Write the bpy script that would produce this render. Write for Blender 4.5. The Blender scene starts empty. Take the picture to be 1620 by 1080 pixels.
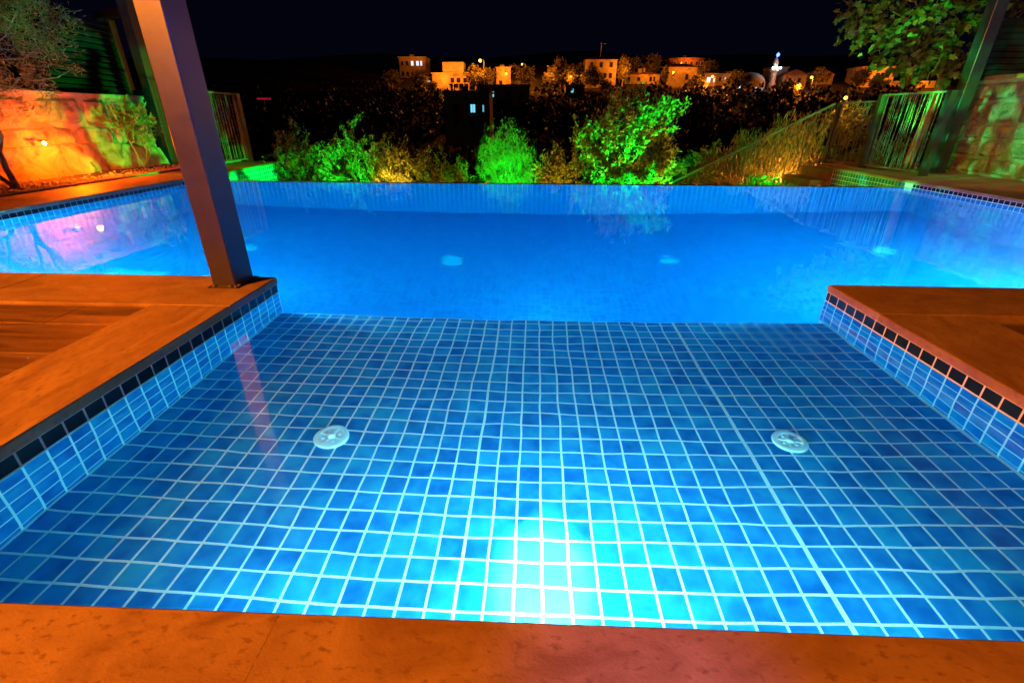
import bpy, math, random
import numpy as np
from mathutils import Matrix, Vector, noise
rnd = random.Random(7)
nr = np.random.RandomState(5)
PI = math.pi
sc = bpy.context.scene
COL = sc.collection

# ------------------------------------------------------------------ camera
cd = bpy.data.cameras.new('camera'); cam = bpy.data.objects.new('camera', cd); COL.objects.link(cam)
R_ = Vector((0.99893971, 0.04594342, 0.00294359)); U_ = Vector((-0.02246517, 0.43064995, 0.9022394)); F_ = Vector((-0.04018431, 0.90134889, -0.43122546))
M = Matrix(((R_.x, U_.x, -F_.x, 0), (R_.y, U_.y, -F_.y, 0), (R_.z, U_.z, -F_.z, 0.852339), (0, 0, 0, 1)))
cam.matrix_world = M
cd.lens = 16.462; cd.sensor_width = 36; cd.clip_start = 0.02; cd.clip_end = 2000
sc.camera = cam

# ------------------------------------------------------------------ night sky
w = bpy.data.worlds.new('World'); sc.world = w; w.use_nodes = True
wn = w.node_tree.nodes; wl = w.node_tree.links
bg = wn['Background']
tc = wn.new('ShaderNodeTexCoord'); sp = wn.new('ShaderNodeSeparateXYZ'); rp = wn.new('ShaderNodeValToRGB')
wl.new(tc.outputs['Generated'], sp.inputs[0]); wl.new(sp.outputs['Z'], rp.inputs[0]); wl.new(rp.outputs[0], bg.inputs[0])
rp.color_ramp.elements[0].color = (0.0009, 0.0011, 0.0042, 1); rp.color_ramp.elements[1].color = (0.0002, 0.0004, 0.0016, 1)
bg.inputs[1].default_value = 1.0
sc.view_settings.view_transform = 'Standard'
try: sc.view_settings.look = 'None'
except Exception: pass
sc.view_settings.exposure = 0.0; sc.view_settings.gamma = 1.0
cy = sc.cycles
cy.use_denoising = True
try: cy.denoiser = 'OPENIMAGEDENOISE'
except Exception: pass
cy.sample_clamp_indirect = 40.0
cy.max_bounces = 12; cy.diffuse_bounces = 5; cy.glossy_bounces = 4; cy.transmission_bounces = 8; cy.volume_bounces = 1; cy.transparent_max_bounces = 6
cy.caustics_reflective = True; cy.caustics_refractive = True; cy.blur_glossy = 1.0

# ------------------------------------------------------------------ lamps
def lamp(name, kind, loc, power, color, radius=0.05, aim=None, angle=90, blend=0.3, gobo=None, size=(0.3, 0.1)):
    l = bpy.data.lights.new(name, kind); l.energy = power; l.color = color
    if name == 'street_lamp_and_fill': l.specular_factor = 0.0   # the mesh bulbs do the reflecting; the added fills have none
    if kind in ('POINT', 'SPOT'): l.shadow_soft_size = radius
    if kind == 'SPOT': l.spot_size = math.radians(angle); l.spot_blend = blend
    if kind == 'AREA': l.shape = 'RECTANGLE'; l.size, l.size_y = size
    o = bpy.data.objects.new(name, l); COL.objects.link(o); o.location = loc
    if aim is not None:
        o.rotation_euler = (Vector(aim) - Vector(loc)).to_track_quat('-Z', 'Y').to_euler()
    if gobo:  # patterned garden projector lens
        sc_, lo, hi, seed = gobo
        l.use_nodes = True; n = l.node_tree.nodes; k = l.node_tree.links
        em = n['Emission']; t = n.new('ShaderNodeTexCoord'); no = n.new('ShaderNodeTexNoise'); mr = n.new('ShaderNodeMapRange')
        no.noise_dimensions = '4D'; no.inputs['W'].default_value = seed; no.inputs['Scale'].default_value = sc_; no.inputs['Detail'].default_value = 2.0; no.inputs['Distortion'].default_value = 0.6
        k.new(t.outputs['Normal'], no.inputs['Vector']); k.new(no.outputs['Fac'], mr.inputs['Value'])
        mr.inputs['From Min'].default_value = lo; mr.inputs['From Max'].default_value = hi
        mr.inputs['To Min'].default_value = 0.0; mr.inputs['To Max'].default_value = 1.0
        k.new(mr.outputs[0], em.inputs['Strength'])
    return o
SODIUM = (1.0, 0.235, 0.012); AMBER = (1.0, 0.36, 0.03); GREEN = (0.0, 1.0, 0.04); CYANW = (0.30, 0.88, 1.0)
# underwater lamps of the pool, with added fill lights
for x, p in ((-0.55, 3.4), (0.75, 3.0)):  # faint fill lights added to spread light over the bay floor
    lamp('pool_lamp_and_fill', 'AREA', (x, 0.52, -0.10), p, (0.40, 0.92, 1.0), aim=(x, 1.9, -0.16), size=(0.16, 0.14))
lamp('pool_lamp_and_fill', 'AREA', (0.09, 0.52, -0.10), 22.0, (0.62, 0.94, 1.0), aim=(0.09, 1.9, -0.16), size=(0.16, 0.14))
lamp('pool_lamp_and_fill', 'SPOT', (0.04, 0.535, -0.10), 9000.0, (1.0, 0.66, 0.68), 0.02, aim=(0.045, 0.72, -0.30), angle=48, blend=1.0)  # second light at the front lamp, added to burn in its white glare
for x, p in ((-3.4, 250), (0.1, 45), (3.4, 440)):
    lamp('pool_lamp_and_fill', 'AREA', (x, 2.42, -0.75), p, CYANW, aim=(x, 6.9, -0.25), size=(0.25, 0.25))
for x, sx_ in ((-2.05, 1), (2.25, -1)):
    lamp('pool_lamp_and_fill', 'AREA', (x, 2.55, -0.16), 60, (0.30, 0.92, 1.0), aim=(x + sx_ * 2.2, 1.3, -0.10), size=(0.2, 0.12))
# sodium lamp on the house behind, to the left of the camera
lamp('terrace_lamp_light', 'SPOT', (-4.4, -1.8, 3.0), 3100, SODIUM, 0.10, aim=(-0.9, 1.2, 0), angle=105, blend=0.5)
# unseen violet spot added overhead to tint the front coping
lamp('violet_tint_spot', 'SPOT', (0.7, -0.5, 2.2), 80, (0.10, 0.16, 1.0), 0.05, aim=(0.20, 0.40, 0.08), angle=12.5, blend=1.0)
# wall lamp in the planting bed on the left
lamp('wall_lamp_light', 'POINT', (-5.98, 6.25, 0.54), 150, (1.0, 0.105, 0.001), 0.03)
# green and amber garden spotlights beyond the overflow edge
def gspot(loc, aim, ang, p, col, gobo=None):
    lamp('garden_lamp_and_fill', 'SPOT', loc, p * 1.35, col, 0.04, aim=aim, angle=ang, blend=0.7, gobo=gobo)
gspot((-3.5, 8.2, -0.6), (-3.45, 9.3, 0.05), 78, 323, GREEN)
gspot((-0.55, 8.0, -0.6), (-0.55, 9.3, 0.1), 70, 570, GREEN)
gspot((1.9, 8.0, -0.6), (1.75, 9.5, 0.45), 88, 1178, GREEN, (5.0, 0.46, 0.54, 7.3))
gspot((-1.0, 7.5, 0.3), (-6.2, 8.2, 0.35), 44, 1900, GREEN, (7.0, 0.49, 0.54, 2.3))
gspot((-1.0, 7.6, -0.1), (-4.85, 7.9, 0.0), 20, 208, GREEN)
gspot((1.5, 7.6, 0.1), (5.2, 7.9, -0.05), 26, 264, GREEN)
gspot((3.9, 8.1, -0.1), (4.0, 8.9, -0.35), 90, 57, GREEN)
gspot((-1.75, 8.2, -0.6), (-1.8, 9.4, -0.1), 60, 49, GREEN, (5.0, 0.46, 0.54, 1.3))
gspot((-5.1, 8.5, -0.6), (-4.7, 9.2, 0.0), 64, 300, AMBER)
gspot((-2.55, 8.0, -0.6), (-2.55, 9.0, -0.1), 50, 520, AMBER)
gspot((-1.7, 8.2, -0.6), (-1.7, 9.4, -0.1), 60, 48, AMBER, (5.0, 0.44, 0.54, 5.3))
gspot((0.45, 8.0, -0.6), (0.40, 9.1, -0.1), 52, 198, AMBER)
gspot((2.2, 8.0, -0.6), (1.9, 9.5, 0.6), 80, 242, AMBER, (4.0, 0.44, 0.54, 3.3))
lamp('garden_lamp_and_fill', 'POINT', (4.3, 10.22, -0.75), 60, AMBER, 0.04)
lamp('garden_lamp_and_fill', 'POINT', (5.15, 10.25, -0.35), 60, AMBER, 0.04)
lamp('garden_lamp_and_fill', 'POINT', (3.4, 10.2, -0.9), 25, AMBER, 0.04)
gspot((-5.6, 4.8, 0.15), (-5.55, 5.4, 1.6), 85, 26, AMBER)
gspot((5.3, 7.4, 0.6), (6.2, 9.6, 2.2), 62, 420, GREEN, (4.0, 0.42, 0.56, 2.9))
gspot((5.35, 7.5, 0.6), (6.4, 9.6, 2.2), 62, 40, AMBER, (4.0, 0.42, 0.56, 6.9))
gspot((-4.4, 3.2, 1.7), (6.7, 7.9, 0.85), 15, 7500, (0.0, 1.0, 0.22), (30.0, 0.50, 0.55, 2.9))  # projector added across the pool to strengthen green on the right wall
gspot((-3.9, 3.9, 1.0), (-5.5, 5.4, 1.75), 46, 60, GREEN, (5.0, 0.45, 0.55, 8.8))  # green spot added to tint the olive crown
# green projector and warm lamp out of frame on the right terrace
lamp('garden_lamp_and_fill', 'SPOT', (6.2, 3.6, 2.1), 900, GREEN, 0.05, aim=(6.9, 9.0, 1.9), angle=62, gobo=(3.6, 0.50, 0.54, 6.4))
lamp('garden_lamp_and_fill', 'SPOT', (5.9, 3.4, 2.0), 230, (1.0, 0.26, 0.13), 0.05, aim=(6.9, 9.0, 1.3), angle=70)
lamp('garden_lamp_and_fill', 'SPOT', (4.6, 4.2, 2.3), 50, (0.02, 0.75, 0.45), 0.05, aim=(5.9, 8.8, 0.7), angle=50)  # teal fill added to bring out the fence bars
# blue-violet spot added behind the camera to tint the post
lamp('violet_tint_spot', 'SPOT', (0.3, -0.8, 1.9), 200, (0.10, 0.20, 1.0), 0.05, aim=(-1.50, 2.2, 1.1), angle=30, blend=0.8)

# ------------------------------------------------------------------ materials
def mat(name, col=(0.5, 0.5, 0.5), rough=0.5, metal=0.0, spec=0.5):
    m = bpy.data.materials.new(name); m.use_nodes = True
    b = m.node_tree.nodes['Principled BSDF']
    b.inputs['Base Color'].default_value = (*col, 1); b.inputs['Roughness'].default_value = rough
    b.inputs['Metallic'].default_value = metal; b.inputs['Specular IOR Level'].default_value = spec
    return m
def nodes(m): return m.node_tree.nodes, m.node_tree.links, m.node_tree.nodes['Principled BSDF']
def mottled(name, c1, c2, scale=4.0, rough=0.6, stretch=(1, 1, 1), bump=0.2, bscale=40.0, detail=6, c3=None, s3=18.0, spec=0.4, lo=0.35, hi=0.65, obj_random=0.0, metal=0.0):
    m = mat(name, c1, rough, metal, spec); n, l, b = nodes(m)
    g = n.new('ShaderNodeNewGeometry'); mp = n.new('ShaderNodeMapping'); mp.inputs['Scale'].default_value = stretch
    l.new(g.outputs['Position'], mp.inputs[0])
    no = n.new('ShaderNodeTexNoise'); no.inputs['Scale'].default_value = scale; no.inputs['Detail'].default_value = detail; no.inputs['Roughness'].default_value = 0.6; no.inputs['Distortion'].default_value = 0.8
    l.new(mp.outputs[0], no.inputs['Vector'])
    r = n.new('ShaderNodeValToRGB'); r.color_ramp.elements[0].color = (*c1, 1); r.color_ramp.elements[1].color = (*c2, 1)
    r.color_ramp.elements[0].position = lo; r.color_ramp.elements[1].position = hi
    l.new(no.outputs['Fac'], r.inputs[0]); out = r.outputs[0]
    if c3:
        n3 = n.new('ShaderNodeTexNoise'); n3.inputs['Scale'].default_value = s3; n3.inputs['Detail'].default_value = 5; l.new(mp.outputs[0], n3.inputs['Vector'])
        r3 = n.new('ShaderNodeValToRGB'); r3.color_ramp.elements[0].position = 0.56; r3.color_ramp.elements[1].position = 0.68
        l.new(n3.outputs['Fac'], r3.inputs[0])
        mx = n.new('ShaderNodeMixRGB'); l.new(r3.outputs[0], mx.inputs[0]); l.new(out, mx.inputs[1]); mx.inputs[2].default_value = (*c3, 1); out = mx.outputs[0]
    if obj_random:
        oi = n.new('ShaderNodeObjectInfo'); hs = n.new('ShaderNodeHueSaturation'); mr = n.new('ShaderNodeMapRange')
        mr.inputs['To Min'].default_value = 1 - obj_random; mr.inputs['To Max'].default_value = 1 + obj_random
        l.new(oi.outputs['Random'], mr.inputs['Value']); l.new(mr.outputs[0], hs.inputs['Value']); l.new(out, hs.inputs['Color']); out = hs.outputs[0]
    l.new(out, b.inputs['Base Color'])
    bn = n.new('ShaderNodeTexNoise'); bn.inputs['Scale'].default_value = bscale; bn.inputs['Detail'].default_value = 6; l.new(mp.outputs[0], bn.inputs['Vector'])
    bu = n.new('ShaderNodeBump'); bu.inputs['Strength'].default_value = bump; bu.inputs['Distance'].default_value = 0.01
    l.new(bn.outputs['Fac'], bu.inputs['Height']); l.new(bu.outputs[0], b.inputs['Normal'])
    rr = n.new('ShaderNodeMapRange'); rr.inputs['To Min'].default_value = max(0.03, rough - 0.12); rr.inputs['To Max'].default_value = min(1, rough + 0.15)
    l.new(no.outputs['Fac'], rr.inputs['Value']); l.new(rr.outputs[0], b.inputs['Roughness'])
    return m
T = 0.07
def tile_mat(name, stops, rough=0.16, off=(0.0415, 0.791, 0.0)):
    """glazed ceramic: shade picked per tile, cloudy glaze inside each tile"""
    m = mat(name, stops[0], rough, 0, 0.5); n, l, b = nodes(m)
    g = n.new('ShaderNodeNewGeometry'); sb = n.new('ShaderNodeVectorMath'); sb.operation = 'SUBTRACT'; sb.inputs[1].default_value = off
    dv = n.new('ShaderNodeVectorMath'); dv.operation = 'DIVIDE'; dv.inputs[1].default_value = (T, T, T)
    fl = n.new('ShaderNodeVectorMath'); fl.operation = 'FLOOR'
    l.new(g.outputs['Position'], sb.inputs[0]); l.new(sb.outputs[0], dv.inputs[0]); l.new(dv.outputs[0], fl.inputs[0])
    ad = n.new('ShaderNodeVectorMath'); ad.operation = 'ADD'; ad.inputs[1].default_value = (0.5, 0.5, 0.5); l.new(fl.outputs[0], ad.inputs[0])
    wn_ = n.new('ShaderNodeTexWhiteNoise'); l.new(ad.outputs[0], wn_.inputs['Vector'])
    no = n.new('ShaderNodeTexNoise'); no.noise_dimensions = '4D'; no.inputs['Scale'].default_value = 14; no.inputs['Detail'].default_value = 3
    l.new(g.outputs['Position'], no.inputs['Vector'])
    m10 = n.new('ShaderNodeMath'); m10.operation = 'MULTIPLY'; m10.inputs[1].default_value = 30; l.new(wn_.outputs['Value'], m10.inputs[0]); l.new(m10.outputs[0], no.inputs['W'])
    mi = n.new('ShaderNodeMath'); mi.operation = 'MULTIPLY_ADD'; mi.inputs[1].default_value = 1.9; mi.inputs[2].default_value = -0.62; l.new(no.outputs['Fac'], mi.inputs[0])
    mw = n.new('ShaderNodeMath'); mw.operation = 'MULTIPLY_ADD'; mw.inputs[1].default_value = 0.42; l.new(wn_.outputs['Value'], mw.inputs[0]); l.new(mi.outputs[0], mw.inputs[2])
    r = n.new('ShaderNodeValToRGB'); r.color_ramp.elements[0].position = 0.1; r.color_ramp.elements[1].position = 0.95
    r.color_ramp.elements[0].color = (*stops[0], 1); r.color_ramp.elements[1].color = (*stops[2], 1); e = r.color_ramp.elements.new(0.5); e.color = (*stops[1], 1)
    l.new(mw.outputs[0], r.inputs[0]); l.new(r.outputs[0], b.inputs['Base Color'])
    return m
def leaf_mat(name, c1, c2, rough=0.45, trans=0.25):
    m = mat(name, c1, rough, 0, 0.4); n, l, b = nodes(m)
    g = n.new('ShaderNodeNewGeometry'); r = n.new('ShaderNodeValToRGB')
    r.color_ramp.elements[0].color = (*c1, 1); r.color_ramp.elements[1].color = (*c2, 1)
    l.new(g.outputs['Random Per Island'], r.inputs[0]); l.new(r.outputs[0], b.inputs['Base Color'])
    tr = n.new('ShaderNodeBsdfTranslucent'); l.new(r.outputs[0], tr.inputs[0]); mx = n.new('ShaderNodeMixShader'); mx.inputs[0].default_value = trans
    l.new(b.outputs[0], mx.inputs[1]); l.new(tr.outputs[0], mx.inputs[2]); l.new(mx.outputs[0], n['Material Output'].inputs[0])
    return m
def emis(name, col, s):
    m = mat(name, col); n, l, b = nodes(m); b.inputs['Emission Color'].default_value = (*col, 1); b.inputs['Emission Strength'].default_value = s; b.inputs['Base Color'].default_value = (0.02, 0.02, 0.02, 1); return m
MT = {}
MT['tile'] = tile_mat('pool_tile_glaze', ((0.006, 0.11, 0.38), (0.012, 0.20, 0.53), (0.022, 0.33, 0.60)))
MT['dark'] = tile_mat('navy_tile_glaze', ((0.006, 0.016, 0.030), (0.009, 0.024, 0.042), (0.014, 0.034, 0.055)), rough=0.12)
MT['grout'] = mottled('grout', (0.80, 0.81, 0.79), (0.88, 0.88, 0.86), 12, 0.8, bump=0.3, bscale=120)
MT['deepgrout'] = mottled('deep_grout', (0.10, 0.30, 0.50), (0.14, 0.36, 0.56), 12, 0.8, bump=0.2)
MT['coping'] = mottled('coping_stone', (0.27, 0.155, 0.095), (0.45, 0.30, 0.20), 5.0, 0.55, stretch=(1.0, 1.7, 1), bump=0.14, bscale=170, c3=(0.26, 0.15, 0.095), s3=48.0, obj_random=0.03)
MT['copingy'] = mottled('coping_stone_lengthwise', (0.27, 0.155, 0.095), (0.45, 0.30, 0.20), 4.0, 0.55, stretch=(2.6, 0.9, 1), bump=0.14, bscale=170, c3=(0.26, 0.15, 0.095), s3=40.0, obj_random=0.03)
MT['plank'] = mottled('plank_tile', (0.10, 0.055, 0.030), (0.26, 0.15, 0.085), 5.0, 0.42, stretch=(0.5, 5.5, 1), bump=0.3, bscale=60, obj_random=0.18)
MT['stone'] = mottled('wall_stone', (0.13, 0.09, 0.06), (0.38, 0.29, 0.20), 3.4, 0.85, bump=0.9, bscale=22, c3=(0.10, 0.07, 0.05), s3=7.0, obj_random=0.22)
MT['mortar'] = mottled('wall_mortar', (0.20, 0.15, 0.11), (0.34, 0.27, 0.20), 6.0, 0.9, bump=0.9, bscale=30)
MT['capstone'] = mottled('cap_stone', (0.28, 0.24, 0.19), (0.42, 0.37, 0.29), 6.0, 0.8, bump=0.5, bscale=50)
MT['post'] = mottled('post_paint', (0.022, 0.020, 0.050), (0.034, 0.027, 0.062), 6.0, 0.34, bump=0.12, bscale=260, spec=0.6)
MT['dpost'] = mottled('dark_steel_paint', (0.016, 0.024, 0.030), (0.03, 0.042, 0.048), 8.0, 0.35, bump=0.08, bscale=160, spec=0.6)
MT['rail'] = mottled('rail_paint', (0.12, 0.12, 0.12), (0.20, 0.20, 0.19), 12.0, 0.4, bump=0.1, bscale=160, metal=0.2)
MT['slat'] = mottled('slat_paint', (0.018, 0.028, 0.034), (0.03, 0.045, 0.05), 6.0, 0.5, bump=0.2, bscale=80)
MT['bolt'] = mat('galvanised_bolt', (0.55, 0.5, 0.45), 0.35, 0.8)
MT['inlet'] = mottled('inlet_plastic', (0.88, 0.86, 0.88), (0.93, 0.92, 0.94), 20, 0.35, bump=0.03)
MT['soil'] = mottled('ground_soil', (0.035, 0.028, 0.02), (0.09, 0.07, 0.045), 1.3, 0.95, bump=0.8, bscale=6)
MT['hill'] = mottled('hill_scrub', (0.006, 0.007, 0.004), (0.022, 0.02, 0.011), 0.09, 0.95, bump=0.5, bscale=0.5, c3=(0.04, 0.03, 0.018), s3=0.25)
MT['bark'] = mottled('bark', (0.16, 0.12, 0.08), (0.32, 0.25, 0.17), 20, 0.85, bump=0.6, bscale=60)
MT['white'] = mat('white_fitting', (0.8, 0.78, 0.72), 0.4)
MT['pebble'] = mottled('bed_pebbles', (0.22, 0.17, 0.12), (0.5, 0.42, 0.32), 14, 0.8, bump=0.4, bscale=60)
MT['olive'] = leaf_mat('olive_leaf', (0.09, 0.12, 0.03), (0.26, 0.28, 0.11))
MT['leafg'] = leaf_mat('shrub_leaf', (0.05, 0.12, 0.03), (0.16, 0.26, 0.07))
MT['leafb'] = leaf_mat('broad_leaf', (0.07, 0.13, 0.03), (0.20, 0.28, 0.08))
MT['cypress'] = leaf_mat('thuja_leaf', (0.06, 0.13, 0.03), (0.12, 0.24, 0.06))
MT['reed'] = leaf_mat('dry_reed', (0.20, 0.17, 0.08), (0.42, 0.36, 0.18))
MT['far'] = leaf_mat('far_foliage', (0.07, 0.07, 0.03), (0.20, 0.18, 0.08), trans=0.1)
MT['woods'] = leaf_mat('valley_foliage', (0.005, 0.008, 0.005), (0.014, 0.018, 0.010), trans=0.0)
MT['plaster'] = mottled('house_plaster', (0.30, 0.23, 0.16), (0.46, 0.37, 0.27), 0.5, 0.9, bump=0.2, bscale=3, c3=(0.20, 0.14, 0.10), s3=0.9, obj_random=0.25)
MT['roof'] = mottled('clay_roof', (0.20, 0.08, 0.05), (0.34, 0.14, 0.08), 1.5, 0.85, bump=0.6, bscale=6)
MT['concrete'] = mottled('concrete', (0.28, 0.25, 0.22), (0.40, 0.37, 0.33), 0.7, 0.9, bump=0.2, bscale=4)
MT['glassdark'] = mat('dark_window', (0.02, 0.02, 0.025), 0.1)
MT['frame'] = mat('window_frame', (0.35, 0.28, 0.2), 0.6)
MT['litw'] = emis('lit_window_white', (0.75, 0.88, 1.0), 1.3)
MT['litc'] = emis('lit_window_cyan', (0.18, 0.75, 1.0), 1.1)
MT['sodium'] = emis('sodium_bulb', (1.0, 0.45, 0.07), 4)
MT['coolbulb'] = emis('cool_bulb', (0.55, 0.9, 1.0), 12)
MT['bluebulb'] = emis('blue_bulb', (0.05, 0.12, 1.0), 9)
MT['redbulb'] = emis('red_bulb', (0.9, 0.01, 0.06), 0.35)
MT['lampglow'] = emis('wall_lamp_lens', (1.0, 0.62, 0.22), 12)
MT['drain'] = mottled('drain_cover_plastic', (0.30, 0.62, 0.72), (0.36, 0.68, 0.78), 8, 0.5, bump=0.05)

# water
mw_ = bpy.data.materials.new('pool_water'); mw_.use_nodes = True; n, l = mw_.node_tree.nodes, mw_.node_tree.links
b = n['Principled BSDF']; b.inputs['Base Color'].default_value = (1, 1, 1, 1); b.inputs['Transmission Weight'].default_value = 1.0; b.inputs['IOR'].default_value = 1.33
g = n.new('ShaderNodeNewGeometry')
# slow swell
mp = n.new('ShaderNodeMapping'); mp.inputs['Scale'].default_value = (1.0, 1.0, 1.0); l.new(g.outputs['Position'], mp.inputs[0])
n1 = n.new('ShaderNodeTexNoise'); n1.inputs['Scale'].default_value = 3.2; n1.inputs['Detail'].default_value = 1.5; l.new(mp.outputs[0], n1.inputs['Vector'])
bu = n.new('ShaderNodeBump'); bu.inputs['Distance'].default_value = 0.012; l.new(n1.outputs['Fac'], bu.inputs['Height'])
rf = n.new('ShaderNodeBsdfRefraction'); rf.inputs['IOR'].default_value = 1.33; gl = n.new('ShaderNodeBsdfGlossy'); gl.inputs['Roughness'].default_value = 0.012
b2 = n.new('ShaderNodeBump'); b2.inputs['Distance'].default_value = 0.012; b2.inputs['Strength'].default_value = 0.10; l.new(n1.outputs['Fac'], b2.inputs['Height']); l.new(b2.outputs[0], gl.inputs['Normal'])
fr = n.new('ShaderNodeFresnel'); fr.inputs['IOR'].default_value = 1.33; wm = n.new('ShaderNodeMixShader'); l.new(fr.outputs[0], wm.inputs[0]); l.new(rf.outputs[0], wm.inputs[1]); l.new(gl.outputs[0], wm.inputs[2])
l.new(wm.outputs[0], n['Material Output'].inputs['Surface']); l.new(bu.outputs[0], rf.inputs['Normal'])
# stirred water: long exposure blurs it over the jets and out on the deep side
def blob(cx, cy_, rad):
    v = n.new('ShaderNodeVectorMath'); v.operation = 'DISTANCE'; v.inputs[1].default_value = (cx, cy_, 0); l.new(g.outputs['Position'], v.inputs[0])
    r = n.new('ShaderNodeMapRange'); r.interpolation_type = 'SMOOTHSTEP'; r.inputs['From Min'].default_value = 0; r.inputs['From Max'].default_value = rad; r.inputs['To Min'].default_value = 1; r.inputs['To Max'].default_value = 0
    l.new(v.outputs['Value'], r.inputs['Value']); return r.outputs[0]
sx = n.new('ShaderNodeSeparateXYZ'); l.new(g.outputs['Position'], sx.inputs[0])
ry = n.new('ShaderNodeMapRange'); ry.interpolation_type = 'SMOOTHSTEP'; ry.inputs['From Min'].default_value = 1.35; ry.inputs['From Max'].default_value = 3.0; ry.inputs['To Min'].default_value = 0.0; ry.inputs['To Max'].default_value = 0.12; l.new(sx.outputs['Y'], ry.inputs['Value'])
cur = ry.outputs[0]
for cx, cy_, rad, amt in ((-0.83, 1.95, 0.42, 0.13), (1.12, 1.85, 0.5, 0.15), (0.95, 2.1, 0.5, 0.10)):
    ma = n.new('ShaderNodeMath'); ma.operation = 'MULTIPLY_ADD'; ma.inputs[1].default_value = amt; l.new(blob(cx, cy_, rad), ma.inputs[0]); l.new(cur, ma.inputs[2]); cur = ma.outputs[0]
l.new(cur, rf.inputs['Roughness'])
bs = n.new('ShaderNodeMapRange'); bs.inputs['From Min'].default_value = 2.0; bs.inputs['From Max'].default_value = 4.5; bs.inputs['To Min'].default_value = 0.85; bs.inputs['To Max'].default_value = 0.3; l.new(sx.outputs['Y'], bs.inputs['Value']); l.new(bs.outputs[0], bu.inputs['Strength'])
ab = n.new('ShaderNodeVolumeAbsorption'); ab.inputs['Color'].default_value = (0.0, 0.895, 0.984, 1); ab.inputs['Density'].default_value = 1.0
vs = n.new('ShaderNodeVolumeScatter'); vs.inputs['Color'].default_value = (0.05, 0.6, 1.0, 1); vs.inputs['Density'].default_value = 0.10; vs.inputs['Anisotropy'].default_value = 0.3
av = n.new('ShaderNodeAddShader'); l.new(ab.outputs[0], av.inputs[0]); l.new(vs.outputs[0], av.inputs[1]); l.new(av.outputs[0], n['Material Output'].inputs['Volume'])
MT['water'] = mw_

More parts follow.
